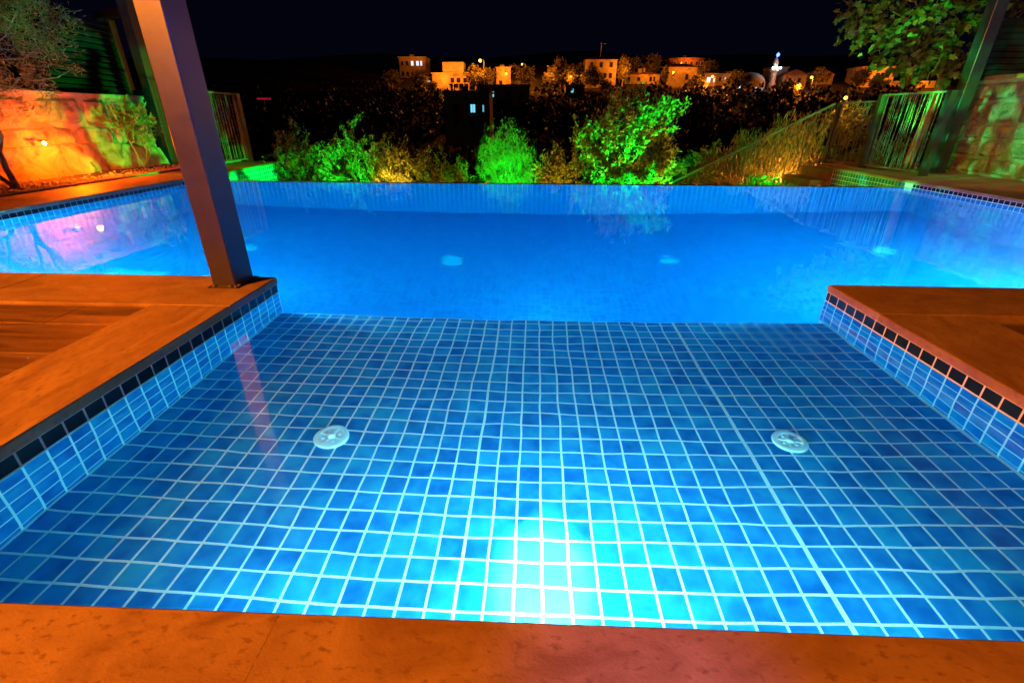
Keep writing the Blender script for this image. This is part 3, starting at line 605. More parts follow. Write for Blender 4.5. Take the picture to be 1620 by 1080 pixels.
for sx_, sy_ in ((-0.7, -1), (0.5, -1), (0.9, -1), (1, -0.8)):
    MB().lathe([(0.007, 0), (0.008, 0.006), (0.004, 0.010), (0, 0.010)], c=(sx_ * (a_ + 0.009), sy_ * (b2_ + 0.009), 0.003), seg=8).build('weld_spot', MT['bolt'], pp)
lp, _, _ = box_post('tall dark post at the far end of the left stone wall', -6.62, -6.46, 8.62, 8.78, 0.055, 3.2, 'dpost')
# gate-like frame behind the left wall
lf = thing('garden_pergola', 'dark pergola frame with a reddish crossbeam behind the left wall', 'pergola', (-7.36, 9.25, 0.05))
MB().prism([(-0.075, -0.075), (0.075, -0.075), (0.075, 0.075), (-0.075, 0.075)], 0, 2.28).build('post', MT['dpost'], lf)
MB().bar((-0.14, 0, 2.34), (0.85, -0.45, 2.34), 0.12, 0.11).build('beam', MT['dpost'], lf)
MB().box(-0.20, 0.42, -0.12, 0.12, 1.14, 1.22).build('base_beam', MT['dpost'], lf)
rp_, _, _ = box_post('tall dark post with one green-lit face beside the right stone wall', 6.30, 6.47, 8.12, 8.29, 0.0815, 3.2, 'dpost')

# ------------------------------------------------------------------ slatted screens
def screen(name, label, x, y0, y1, z0, z1, n_, face):
    t = thing(name, label, 'slatted screen', (x, (y0 + y1) / 2, z0)); L = (y1 - y0) / 2; H = z1 - z0
    for i in range(n_):
        z = (i + 0.5) * H / n_; mb = MB(); d = face * 0.035
        mb.add([(-d, -L, z - 0.03), (-d, L, z - 0.03), (d, L, z + 0.03), (d, -L, z + 0.03), (-d - 0.01 * face, -L, z - 0.02), (-d - 0.01 * face, L, z - 0.02), (d - 0.01 * face, L, z + 0.04), (d - 0.01 * face, -L, z + 0.04)],
               [(0, 1, 2, 3), (7, 6, 5, 4), (0, 4, 5, 1), (3, 2, 6, 7), (0, 3, 7, 4), (1, 5, 6, 2)])
        mb.build('slat', MT['slat'], t)
    for yy in (-L, L): MB().box(-0.04, 0.04, yy - 0.03, yy + 0.03, -0.02, H + 0.03).build('upright', MT['dpost'], t)
    return t
screen('slatted_screen', 'dark slatted screen above the left wall behind the olive tree', -7.15, 7.2, 9.0, 1.12, 2.25, 13, -1)
t = thing('louvred_shed', 'dark green louvred panel above the right stone wall', 'louvred panel', (7.6, 8.95, 1.38))
for i in range(10):
    z = 0.05 + i * 0.083
    mb = MB(); mb.add([(-0.52, -0.03, z - 0.034), (1.4, -0.03, z - 0.034), (1.4, 0.02, z + 0.034), (-0.52, 0.02, z + 0.034), (-0.52, -0.02, z - 0.034), (1.4, -0.02, z - 0.034), (1.4, 0.03, z + 0.034), (-0.52, 0.03, z + 0.034)],
           [(0, 1, 2, 3), (7, 6, 5, 4), (0, 4, 5, 1), (3, 2, 6, 7), (0, 3, 7, 4), (1, 5, 6, 2)])
    mb.build('louvre', MT['slat'], t)
MB().box(-0.56, -0.521, -0.05, 0.05, -1.3, 0.9).build('jamb', MT['dpost'], t)
MB().box(-0.6, 1.4, 0.05, 0.10, -1.3, 0.88).build('backing', MT['dpost'], t)
t = thing('wall_block', 'short pale stone block lying on top of the right wall', 'stone block', (6.98, 8.35, 1.372))
MB().bbox(-0.06, 0.06, -0.28, 0.28, 0, 0.075, 0.008).build('block', MT['capstone'], t)

# ------------------------------------------------------------------ stone walls
def rock_face(mb, y0, y1, z0, z1, x, out, seed, nx_=7, nz=6, bulge=1.0):
    """one rough stone: bulging irregular front towards out*X"""
    V = []; cy0 = (y0 + y1) / 2; cz0 = (z0 + z1) / 2; rr_ = random.Random(seed); sk = [rr_.uniform(-0.12, 0.12) for _ in range(4)]
    for i in range(nx_ + 1):
        for j in range(nz + 1):
            u = i / nx_ * 2 - 1; v = j / nz * 2 - 1
            e = max(abs(u), abs(v)); k = 1 - 0.07 * (abs(u * v))
            yy = cy0 + u * (y1 - y0) / 2 * k * (1 + sk[0] * v * 0.5); zz = cz0 + v * (z1 - z0) / 2 * k * (1 + sk[1] * u * 0.6)
            d = 0.012 + (1 - e ** 7) * 0.024 * bulge + 0.030 * noise.noise(Vector((yy * 7, zz * 7, seed))) + 0.016 * noise.noise(Vector((yy * 19, zz * 19, seed))) + 0.02 * sk[2] / 0.12 * u + (0 if e < 0.99 else -0.028)
            V.append((x + out * d, yy, zz))
    F = []
    for i in range(nx_):
        for j in range(nz):
            a = i * (nz + 1) + j; q_ = (a, a + nz + 1, a + nz + 2, a + 1); F.append(q_ if out > 0 else q_[::-1])
    return mb.add(V, F)
def stone_wall(label, x, out, y0, y1, z0, z1, rows, avg, thick=0.3, cap=0.05, capover=0.03):
    t = thing('stone_wall', label, 'stone wall', (x, (y0 + y1) / 2, z0)); oy = (y0 + y1) / 2
    xa, xb = (-thick, 0) if out > 0 else (0, thick)
    MB().box(xa, xb, y0 - oy, y1 - oy, 0, z1 - z0).build('mortar', MT['mortar'], t)
    z = 0.01; sd = 1
    hs = [rnd.uniform(0.8, 1.25) for _ in range(rows)]; s_ = sum(hs); hs = [h_ * (z1 - z0 - 0.01) / s_ for h_ in hs]
    for h_ in hs:
        y = y0 - rnd.uniform(0, avg * 0.5)
        while y < y1 - 0.02:
            wd = avg * rnd.uniform(0.6, 1.5); a, b_ = max(y, y0 + 0.005), min(y + wd, y1 - 0.005)
            if b_ - a > 0.05:
                mb = MB(); rock_face(mb, a - oy + 0.008, b_ - oy - 0.008, z + 0.008, z + h_ - 0.008, 0.0, out, rnd.randint(1, 9999)); mb.build('stone', MT['stone'], t, smooth=False)
            y += wd
        z += h_
    y = y0
    while y < y1 - 0.01:
        y2 = min(y + 0.9, y1)
        MB().bbox(xa - capover, xb + capover, y - oy + 0.002, y2 - oy - 0.002, z1 - z0 + 0.0005, z1 - z0 + cap, 0.006).build('cap_stone', MT['capstone'], t); y = y2
    return t
lw = stone_wall('rough stone garden wall on the left, lit amber by a lamp, with patches of green light', -6.50, 1, 3.4, 8.42, 0.052, 1.10, 3, 0.62)
# rock plinth that juts out from the foot of the left wall
V = []; n1_, n2_ = 90, 9
for i in range(n1_ + 1):
    yy = 3.4 + i * (8.38 - 3.4) / n1_; top = 0.50 + 0.03 * noise.noise(Vector((yy * 1.3, 0, 3))) - max(0, (yy - 7.3)) * 0.12
    for j in range(n2_ + 1):
        v = j / n2_; zz = 0.055 + (top - 0.055) * min(1, v * 1.15); bul = 0.17 * (1 - 0.45 * v) if v < 0.93 else 0.0
        xx = -6.50 + bul + 0.05 * noise.noise(Vector((yy * 3, zz * 4, 1))) * (1 if v < 0.93 else 0) + 0.02 * noise.noise(Vector((yy * 11, zz * 11, 5)))
        V.append((xx + 6.5, yy - 5.91, zz - 0.052))
Fq = [(i * (n2_ + 1) + j, (i + 1) * (n2_ + 1) + j, (i + 1) * (n2_ + 1) + j + 1, i * (n2_ + 1) + j + 1) for i in range(n1_) for j in range(n2_)]
link('plinth', np_mesh('plinth', np.array(V), np.array(Fq), MT['stone'], True), lw)
stone_wall('rough stone wall on the right behind the tall post with patches of green light', 6.72, -1, 5.2, 8.72, 0.081, 1.32, 5, 0.36)
# wall lamp
t = thing('wall_lamp', 'small glowing lamp on the left wall behind the olive stems', 'wall lamp', (-6.33, 6.25, 0.53))
MB().bbox(-0.02, 0.05, -0.05, 0.05, 0.03, 0.05, 0.004).build('hood', MT['dpost'], t)
MB().lathe([(0.012, -0.02), (0.022, 0.0), (0.020, 0.02), (0.01, 0.028)], c=(0.02, 0, 0), seg=12).build('bulb', MT['lampglow'], t, smooth=True)

# ------------------------------------------------------------------ railings
def railing(label, P, h=1.08, nb=20, base=0.05, posts=(True, True), pw=0.045, cat='railing', group='metal bar railings around the terrace', bar_r=0.0045, rw_=0.03):
    """P: two end points at floor level; thin uneven bars between two rails"""
    a, b_ = Vector(P[0]), Vector(P[1]); t = thing('railing', label, cat, tuple(a), group); d = b_ - a; up = Vector((0, 0, 1))
    MB().bar(up * h, d + up * h, rw_, rw_ * 0.85).build('top_rail', MT['rail'], t)
    MB().bar(up * base, d + up * base, 0.025, 0.02).build('bottom_rail', MT['rail'], t)
    for k, s_ in ((0, posts[0]), (1, posts[1])):
        if s_: MB().box(-pw, pw, -pw, pw, 0, h + 0.012).build('post', MT['dpost'], t, loc=d * k)
    dn_ = d.normalized()
    side = Vector((-d.y, d.x, 0)).normalized()
    for i in range(nb):
        f = (i + 0.5) / nb; p = d * f; j1 = rnd.gauss(0, 0.030); j2 = rnd.gauss(0, 0.030)
        MB().tube([p + up * (base + 0.008) + dn_ * j1 + side * 0.004 * (-1) ** i, p + up * (h - 0.012) + dn_ * j2 + side * 0.004 * (-1) ** i], bar_r, 5).build('bar', MT['rail'], t)
    return t
railing('short bar railing on the left at the far corner, its end post lit orange', ((-5.42, 7.7, CT), (-5.42, 9.30, CT)), h=1.13, nb=34, posts=(False, True))
railing('bar railing panel beside the tall post on the right terrace', ((5.80, 7.67, 0.08), (5.69, 8.94, 0.08)), h=1.12, nb=30, posts=(True, True))
railing('bar railing panel before the head of the garden stairs', ((5.69, 8.995, 0.08), (5.60, 9.94, 0.08)), h=1.03, nb=22, posts=(False, True), pw=0.035)
railing('sloping bar railing going down beside the garden stairs', ((5.52, 9.97, 0.07), (2.4, 9.97, -1.52)), h=1.03, nb=56, base=0.06, posts=(False, True), pw=0.03, rw_=0.045)
st = thing('garden_stairs', 'dark stone steps going down to the garden beside the sloping railing', 'stairs', (5.45, 9.45, 0.05))
for i in range(9):
    MB().bbox(-0.30 * (i + 1), -0.30 * i - 0.003, -0.55, 0.46, -0.155 * (i + 1) - 0.12, -0.155 * (i + 1) + 0.03 + 0.10, 0.006).build('step', MT['plank'], st)
ld = tag(MB().bbox(4.0, 5.1, 8.05, 8.62, -0.75, -0.20, 0.01).build('garden_ledge', MT['plank']), 'dark brown stone ledge between the overflow edge and the stairs', 'stone ledge')

# ------------------------------------------------------------------ olive tree, left
ot = thing('olive_tree', 'olive tree with silvery leaves and thin stems in the left planting bed', 'olive tree', (-5.95, 5.37, 0.07))
mb = MB()
limb(mb, (0.0, 0, 0), (-0.04, 0.0, 0.42), 0.035, 0.028, 8, 0.02)
limb(mb, (-0.04, 0, 0.42), (0.16, 0.05, 1.25), 0.028, 0.014, 7, 0.03)
limb(mb, (-0.02, 0, 0.16), (-0.13, 0.04, 0.62), 0.022, 0.016, 7, 0.03)
limb(mb, (-0.13, 0.04, 0.62), (-0.12, -0.02, 1.4), 0.016, 0.010, 7, 0.03)
limb(mb, (0.02, -0.02, 0.0), (-0.42, 0, 0.42), 0.030, 0.022, 7, 0.03)
limb(mb, (-0.42, 0, 0.42), (-0.8, 0, 1.3), 0.022, 0.012, 7, 0.03)
ends = [(1.15, 0.0, 1.50), (0.9, 0.3, 1.25), (1.05, -0.2, 1.75), (0.7, 0.1, 1.05), (0.2, -0.3, 2.0), (-0.3, 0.2, 1.9), (-0.9, 0.1, 1.8), (0.5, 0.3, 1.9), (0.45, -0.25, 1.55)]
for e in ends: limb(mb, (0.05 + rnd.uniform(-.1, .1), 0, rnd.uniform(0.8, 1.2)), e, 0.011, 0.004, 5, 0.06)
mb.build('trunk', MT['bark'], ot, smooth=True)
lum = [(0.1, 0, 1.45, 0.75, 0.6, 0.55), (0.75, 0, 1.5, 0.45, 0.4, 0.35), (-0.6, 0, 1.4, 0.6, 0.5, 0.6), (0.35, 0.1, 1.0, 0.35, 0.35, 0.25), (0.2, -0.1, 2.0, 0.7, 0.5, 0.45), (1.0, 0, 1.75, 0.3, 0.3, 0.22), (-0.15, 0, 0.9, 0.35, 0.35, 0.22), (-0.5, 0, 2.1, 0.7, 0.5, 0.4), (1.05, 0.0, 1.45, 0.22, 0.2, 0.12)]
crown('crown', ot, lum, 11000, 0.058, 0.20, MT['olive'], clump=0.13, nclump=520, shell=0.3)
# leafy shrub by the left wall
sh = thing('wall_shrub', 'small leafy shrub growing against the left wall', 'shrub', (-6.15, 7.6, 0.07))
mb = MB()
for e in ((0.15, 0, 0.75), (-0.05, 0.2, 0.85), (0.3, -0.1, 0.65), (0.0, -0.3, 0.7), (0.1, 0.3, 0.55)): limb(mb, (0, 0, 0), e, 0.010, 0.004, 5, 0.06)
mb.build('stem', MT['bark'], sh)
crown('foliage', sh, [(0.05, 0, 0.72, 0.26, 0.32, 0.20), (0.15, -0.15, 0.60, 0.2, 0.2, 0.16), (0.1, 0.25, 0.66, 0.16, 0.2, 0.14)], 520, 0.085, 0.32, MT['leafb'], clump=0.09, nclump=70, shell=0.3)

# ------------------------------------------------------------------ garden shrubs and trees beyond the edge
def shrub(label, cx, cy_, base, lumps, n_, size, aspect, m, cat='shrub', name='shrub', clump=0.10, ncl=160, up=0.3, shell=0.45, group=None, stems=5):
    t = thing(name, label, cat, (cx, cy_, base), group)
    L = [(a - cx, 0.0 + dy, z - base, rx, ry, rz) for (a, dy, z, rx, ry, rz) in lumps]
    mb = MB()
    for k in range(stems):
        l_ = L[k % len(L)]; limb(mb, (rnd.uniform(-.06, .06), 0, -0.05), (l_[0] + rnd.uniform(-.4, .4) * l_[3], rnd.uniform(-.1, .1), l_[2] + 0.5 * l_[5]), 0.022, 0.006, 5, 0.05)
    mb.build('trunk', MT['bark'], t, smooth=True)
    crown('crown', t, L, int(n_ * 1.35), size * 1.12, aspect, m, clump, int(ncl * 1.25), shell, up)
    return t
G = -1.08
shrub('slim shrub at the left end of the garden row, amber and green lit', -4.45, 9.2, G, [(-4.62, 0, 0.0, 0.32, 0.3, 0.55), (-4.55, 0, 0.30, 0.24, 0.22, 0.38), (-4.28, 0, -0.1, 0.36, 0.3, 0.5), (-4.2, 0.1, 0.15, 0.25, 0.2, 0.35)], 5200, 0.045, 0.5, MT['leafg'])
shrub('bright green bushy shrub second in the garden row', -3.45, 9.3, G, [(-3.55, 0, -0.1, 0.55, 0.4, 0.5), (-3.38, 0, 0.28, 0.26, 0.25, 0.42), (-3.75, 0, 0.05, 0.25, 0.25, 0.4), (-2.95, 0, -0.15, 0.30, 0.3, 0.45), (-2.9, 0, 0.15, 0.2, 0.2, 0.22)], 7500, 0.045, 0.5, MT['leafg'])
shrub('amber-lit conical shrub between green shrubs', -2.62, 9.0, G, [(-2.62, -0.1, -0.15, 0.32, 0.3, 0.42), (-2.66, 0, 0.15, 0.16, 0.16, 0.34), (-2.42, 0, 0.10, 0.13, 0.15, 0.28), (-2.30, 0, -0.15, 0.25, 0.2, 0.3)], 4200, 0.040, 0.5, MT['leafg'])
shrub('low loose shrub with bare twigs left of the rounded conifer', -1.75, 9.4, G, [(-2.1, 0, -0.05, 0.25, 0.25, 0.38), (-1.8, 0, -0.15, 0.25, 0.25, 0.38), (-1.55, 0, -0.2, 0.22, 0.22, 0.32), (-1.35, 0, -0.3, 0.2, 0.2, 0.28)], 2600, 0.045, 0.45, MT['leafg'], clump=0.12, ncl=110)
shrub('rounded green conifer with fine foliage in the middle of the garden row', -0.55, 9.3, G, [(-0.60, 0, -0.1, 0.52, 0.45, 0.55), (-0.45, 0, 0.25, 0.34, 0.3, 0.40), (-0.80, 0, 0.15, 0.22, 0.25, 0.42), (-0.3, 0, 0.0, 0.3, 0.3, 0.4)], 12000, 0.034, 0.22, MT['cypress'], cat='conifer', name='conifer', clump=0.12, ncl=380, up=1.4)
shrub('yellow-lit low shrub right of the rounded conifer', 0.45, 9.1, G, [(0.25, 0, -0.15, 0.28, 0.25, 0.35), (0.42, 0.1, 0.1, 0.12, 0.12, 0.28), (0.6, 0, -0.15, 0.2, 0.2, 0.3)], 2600, 0.05, 0.5, MT['leafg'])
shrub('tall broad green-lit tree rising above the overflow edge', 1.68, 9.5, G, [(1.2, 0, 0.55, 0.38, 0.35, 0.40), (1.68, 0, 0.85, 0.40, 0.35, 0.40), (2.2, 0, 0.70, 0.35, 0.3, 0.42), (1.65, 0, 0.3, 0.65, 0.45, 0.5), (2.3, 0, 0.15, 0.32, 0.3, 0.32), (2.35, 0, -0.1, 0.3, 0.3, 0.2), (1.3, 0, -0.1, 0.5, 0.35, 0.35), (2.0, 0, -0.1, 0.4, 0.3, 0.3), (1.85, 0, 1.18, 0.10, 0.1, 0.18), (0.85, 0, 0.45, 0.16, 0.15, 0.15), (2.5, 0, 1.0, 0.14, 0.14, 0.14)], 11000, 0.060, 0.55, MT['leafg'], cat='tree', name='garden_tree', clump=0.13, ncl=420, stems=10)
shrub('small leafy shrub under the foot of the sloping railing', 3.15, 10.5, G, [(3.1, 0, -0.4, 0.35, 0.3, 0.4), (3.5, 0, -0.1, 0.3, 0.3, 0.35), (3.7, 0.1, 0.15, 0.14, 0.14, 0.2)], 3200, 0.05, 0.5, MT['leafg'])
shrub('green-lit shrub at the foot of the garden stairs', 4.0, 8.75, G, [(3.9, 0, -0.32, 0.3, 0.25, 0.22), (4.3, 0, -0.35, 0.25, 0.25, 0.2), (3.5, 0, -0.36, 0.3, 0.2, 0.2)], 2600, 0.045, 0.5, MT['leafg'])
# tall reeds behind the sloping railing
for cx, cy_, top, wd, s_ in ((3.9, 10.6, 0.25, 0.45, 'lowest clump of tall yellow reeds behind the sloping railing'), (4.6, 10.7, 0.65, 0.5, 'middle clump of tall yellow reeds behind the sloping railing'), (5.35, 10.8, 0.95, 0.5, 'tallest clump of yellow reeds at the top of the sloping railing')):
    t = thing('reed_clump', s_, 'reeds', (cx, cy_, -1.2), 'reed clumps behind the sloping railing'); N = 2400
    P = np.stack([nr.uniform(-wd, wd, N), nr.uniform(-0.3, 0.3, N), nr.uniform(0.2, 1, N) ** 0.8 * (top + 1.2) * nr.uniform(0.75, 1.0, N)], 1)
    D = np.stack([nr.normal(0, .28, N), nr.normal(0, .28, N), np.ones(N)], 1)
    V, Fq = leaf_quads(P, D, 0.12, 0.22); link('blades', np_mesh('blades', V, Fq, MT['reed']), t)
    mb = MB()
    for k in range(26):
        x = rnd.uniform(-wd, wd); y = rnd.uniform(-.3, .3); mb.tube([(x, y, 0), (x + rnd.uniform(-.05, .05), y, (top + 1.2) * rnd.uniform(.7, 1.02))], 0.006, 4)
    mb.build('stalks', MT['reed'], t)
for cx, cy_, cz, s_ in ((6.3, 11.2, -0.05, 'dark shrub seen through the bars before the stairs'), (7.3, 11.0, 0.1, 'dark shrub seen through the bars beside the tall post'), (8.6, 11.6, 0.2, 'dark shrub behind the right stone wall')):
    shrub(s_, cx, cy_, -1.2, [(cx, 0, cz - 0.1, 0.5, 0.4, 0.5), (cx + 0.4, 0, cz - 0.2, 0.4, 0.35, 0.5), (cx - 0.3, 0, cz - 0.4, 0.4, 0.35, 0.5)], 2600, 0.07, 0.5, MT['leafg'])

# ------------------------------------------------------------------ fig tree overhead right
ft = thing('fig_tree', 'broad-leaved tree with bare crooked branches overhanging the right terrace', 'fig tree', (7.4, 10.2, -0.6))
mb = MB(); base = Vector((7.4, 10.2, -0.6)); SEG = []
def br(a, b_, r0, r1, w_=0.05): SEG.append(limb(mb, Vector(a) - base, Vector(b_) - base, r0, r1, 6, w_, 6))
br((7.4, 10.2, -0.6), (7.3, 10.0, 1.5), 0.10, 0.075, 0.02); br((7.3, 10, 1.5), (6.9, 9.7, 2.2), 0.05, 0.03)
br((6.9, 9.7, 2.2), (5.9, 9.5, 2.15), 0.022, 0.010); br((5.9, 9.5, 2.15), (5.1, 9.5, 2.2), 0.010, 0.005)
br((6.7, 9.6, 2.1), (6.1, 9.4, 1.65), 0.018, 0.006); br((6.75, 9.6, 2.0), (6.25, 9.4, 1.55), 0.012, 0.005); br((6.9, 9.6, 1.95), (6.55, 9.3, 1.45), 0.014, 0.006)
br((6.9, 9.7, 2.2), (6.0, 9.6, 2.6), 0.018, 0.008); br((7.1, 9.8, 1.9), (7.25, 9.5, 1.55), 0.014, 0.006); br((7.3, 10, 1.6), (8.0, 9.7, 2.5), 0.03, 0.012); br((8.0, 9.7, 2.5), (7.7, 9.4, 2.2), 0.012, 0.006)
br((6.2, 9.5, 2.15), (5.6, 9.4, 1.85), 0.010, 0.004); br((6.4, 9.5, 2.2), (5.4, 9.4, 2.5), 0.010, 0.004); br((6.6, 9.6, 2.2), (6.4, 9.5, 2.8), 0.012, 0.006)
mb.build('trunk', MT['bark'], ft, smooth=True)
# lobed leaf
lob = [(0, 0), (0.25, -0.05), (0.42, 0.18), (0.28, 0.30), (0.50, 0.52), (0.24, 0.60), (0.18, 0.82), (0, 1.0), (-0.18, 0.82), (-0.24, 0.60), (-0.50, 0.52), (-0.28, 0.30), (-0.42, 0.18), (-0.25, -0.05)]
def leafmesh(k):
    vs = [(0, 0.42, -0.04)] + [(x * (1 + 0.1 * math.sin(i * k)), y, 0.10 * x * x + 0.05 * y * y * (1 if k % 2 else -1)) for i, (x, y) in enumerate(lob)]
    fs = [(0, 1 + i, 1 + (i + 1) % len(lob)) for i in range(len(lob))]; return MB().add(vs, fs)
MT['figleaf'] = mottled('fig_leaf', (0.05, 0.11, 0.03), (0.16, 0.24, 0.06), 4.0, 0.5, bump=0.2, bscale=30, obj_random=0.45)
lms = [leafmesh(k).mesh('leaf', MT['figleaf']) for k in (1, 2, 3)]
flum = [(5.35, 9.5, 2.45, 0.45, 0.3, 0.45), (5.7, 9.5, 2.05, 0.45, 0.3, 0.35), (6.2, 9.5, 1.7, 0.45, 0.3, 0.28), (6.1, 9.6, 2.4, 0.6, 0.35, 0.5), (6.7, 9.6, 2.3, 0.55, 0.35, 0.6), (7.0, 9.6, 1.75, 0.35, 0.3, 0.3), (6.4, 9.5, 1.95, 0.4, 0.3, 0.3), (7.9, 9.7, 2.6, 0.5, 0.3, 0.4), (7.4, 9.8, 2.5, 0.4, 0.3, 0.4)]
P, D = lump_points(flum, 1500, 0.25)
order = sorted(range(1500), key=lambda i: P[i][1]); FV = []; FF = []
for q_, i in enumerate(order):
    p = Vector(P[i]) - base; d = Vector(D[i]).normalized(); d.z -= 0.4; eul = d.to_track_quat('Y', 'Z').to_euler(); eul.rotate_axis('Y', rnd.uniform(-1.2, 1.2)); s_ = rnd.uniform(0.07, 0.14)
    if q_ < 290: link('leaf', lms[q_ % 3], ft, p, eul, (s_, s_, s_))
    else:
        Mx = Matrix.LocRotScale(p, eul, Vector((s_, s_, s_))); mm = leafmesh(1 + q_ % 3); o_ = len(FV)
        FV += [tuple(Mx @ Vector(v)) for v in mm.v]; FF += [tuple(k + o_ for k in f) for f in mm.f]
lo = link('leaves', np_mesh('leaves', np.array(FV), np.array(FF), MT['figleaf']), ft); lo['kind'] = 'stuff'

# ------------------------------------------------------------------ village on the far hillside
def house(label, x, y, z, w_, d_, h_, wins, roof='flat', wm='plaster', rz=0.0, chim=False, cols=None, extra=None):
    """wins: (u, v, w, h, material) u,v as fractions of the front"""
    t = thing('village_house', label, 'house', (x, y, z), 'houses of the far village', rz)
    wb = MB().box(-w_ / 2, w_ / 2, 0, d_, -3, h_); wb.build('wall', MT[wm], t)
    if roof == 'flat': r = MB().box(-w_ / 2 - 0.25, w_ / 2 + 0.25, -0.3, d_ + 0.25, h_ + 0.002, h_ + 0.28).build('roof', MT['concrete'], t)
    elif roof == 'hip':
        o_ = 0.4; rh = 1.1 if h_ > 3 else 0.8
        r = MB().add([(-w_ / 2 - o_, -o_, h_ + .002), (w_ / 2 + o_, -o_, h_ + .002), (w_ / 2 + o_, d_ + o_, h_ + .002), (-w_ / 2 - o_, d_ + o_, h_ + .002), (-w_ / 4, d_ / 2, h_ + rh), (w_ / 4, d_ / 2, h_ + rh)], [(3, 2, 1, 0), (0, 1, 5, 4), (1, 2, 5), (2, 3, 4, 5), (3, 0, 4)]).build('roof', MT['roof'], t)
    elif roof == 'gable':
        o_ = 0.3; rh = w_ * 0.22
        r = MB().add([(-w_ / 2 - o_, -o_, h_), (w_ / 2 + o_, -o_, h_), (w_ / 2 + o_, d_, h_), (-w_ / 2 - o_, d_, h_), (0, -o_, h_ + rh), (0, d_, h_ + rh)], [(3, 2, 1, 0), (0, 1, 4), (2, 3, 5), (1, 2, 5, 4), (3, 0, 4, 5)]).build('roof', MT['roof'], t)
    if chim: MB().box(0.6, 1.1, d_ / 2 - 0.25, d_ / 2 + 0.25, h_ + 0.3, h_ + 1.7).build('chimney', MT['plaster'], r)
    for u, v, ww, hh, mm in wins:
        cx = (u - 0.5) * w_; cz = v * h_
        f = MB().box(cx - ww / 2 - .08, cx + ww / 2 + .08, -0.06, 0.02, cz - hh / 2 - .08, cz + hh / 2 + .08).build('window', MT['frame'], t)
        if mm in ('litw', 'litc'):
            for s_ in (-1, 1): MB().box(cx + s_ * ww / 4 - ww / 4 + .04, cx + s_ * ww / 4 + ww / 4 - .04, -0.09, -0.061, cz - hh / 2, cz + hh / 2).build('pane', MT[mm], f)
        else: MB().box(cx - ww / 2, cx + ww / 2, -0.09, -0.061, cz - hh / 2, cz + hh / 2).build('pane', MT[mm], f)
    return t
K = 'glassdark'
house('square two-storey house standing apart at the left end of the village', -37.6, 162, 11.3, 8.0, 7, 5.6, [(0.12, .75, .7, 1.1, K), (0.3, .75, .7, 1.1, K), (0.50, .74, .8, 1.2, 'litw'), (0.70, .74, .8, 1.2, 'litw'), (0.84, .74, .6, 1.2, 'litw'), (0.12, .25, .7, 1.1, K), (0.3, .25, .7, 1.1, K), (0.5, .25, .8, 1.1, K), (0.7, .25, .8, 1.1, K), (0.88, .25, .6, 1.1, K)], chim=False)
b_ = house('bright orange-lit house with balcony below a dull upper block', -24.0, 148.2, 7.3, 10.2, 7, 4.4, [(0.55, .62, 1.0, 1.4, K), (0.72, .62, 1.0, 1.4, K), (0.9, .62, .9, 1.3, K), (0.55, .2, 1.2, 1.6, K), (0.8, .2, 1.2, 1.6, K)])
MB().box(-2.2, 3.6, 0.8, 6, 4.7, 7.3).build('upper_floor', MT['concrete'], b_)
MB().box(-0.6, 5.4, -1.3, -0.001, 1.95, 2.15).build('balcony', MT['plaster'], b_)
for q_ in range(5): MB().box(-0.6 + q_ * 1.45, -0.45 + q_ * 1.45, -1.3, -1.15, -2, 1.95).build('column', MT['plaster'], b_)
house('unlit house in the valley with two cyan-lit windows', -12.6, 95, -1.0, 8.3, 7, 5.9, [(0.63, .56, .9, 1.3, 'litc'), (0.86, .56, .30, 1.1, 'litc'), (0.25, .56, .9, 1.2, K), (0.25, .2, .9, 1.2, K), (0.6, .2, .9, 1.2, K)], wm='concrete')
house('long low flat house with one small cyan-lit window', -8.2, 133, 3.0, 13, 7, 5.0, [(0.28, .62, .8, 1.2, 'litc'), (0.6, .62, .8, 1.2, K), (0.85, .62, .8, 1.2, K)], wm='concrete')
house('narrow orange house right of the brightest street lamp', -9.3, 149.7, 8.0, 4.0, 5, 5.2, [(0.7, .75, .8, 1.0, K), (0.3, .3, .8, 1.2, K)])
b_ = house('tall house with a mast on its roof behind dark trees', 17.6, 149.7, 8.2, 8.6, 7, 7.0, [(0.2, .82, .8, 1.2, K), (0.5, .82, .8, 1.2, K), (0.82, .82, .8, 1.2, K), (0.82, .45, .8, 1.2, K), (0.65, .45, .8, 1.2, K), (0.82, .12, .8, 1.2, K)], roof='hip')
MB().tube([(0, 3, 7.8), (0, 3, 11.3)], 0.09, 5).build('mast', MT['concrete'], b_); MB().tube([(-.3, 3, 11), (1.3, 3, 11)], 0.05, 4).build('mast_arm', MT['concrete'], b_)
house('long low house with chimney and small windows', 30.0, 154, 9.3, 9.8, 6, 2.7, [(0.12, .55, .7, 1.0, K), (0.4, .55, .8, 1.0, K), (0.74, .55, .7, 1.2, K), (0.84, .55, .5, 1.2, K)], roof='hip', chim=True)
house('pale cube house with tiled roof below the round-fronted house', 40.2, 150, 8.2, 7.4, 7, 5.2, [(0.15, .7, .7, 1.1, K), (0.65, .55, .8, 1.4, K), (0.65, .15, .8, 1.2, K)], roof='hip')
t = thing('village_house', 'reddish round-fronted house highest on the right of the village', 'house', (45.0, 165, 11.8), 'houses of the far village')
poly = [(-5.2, 0.8), (-3, -0.6), (0, -1.1), (3, -0.6), (5.2, 0.8), (5.2, 6), (-5.2, 6)]
MB().prism(poly, -3, 2.4).build('wall', MT['plaster'], t); MB().prism([(x * 1.05, y * 1.05 - 0.1) for x, y in poly], 2.402, 2.6).build('floor_slab', MT['concrete'], t)
MB().prism([(x * .96, y * .96 + .1) for x, y in poly], 2.602, 4.9).build('upper_wall', MT['roof'], t); MB().prism([(x * 1.06, y * 1.06 - 0.1) for x, y in poly], 4.902, 5.2).build('roof', MT['roof'], t)
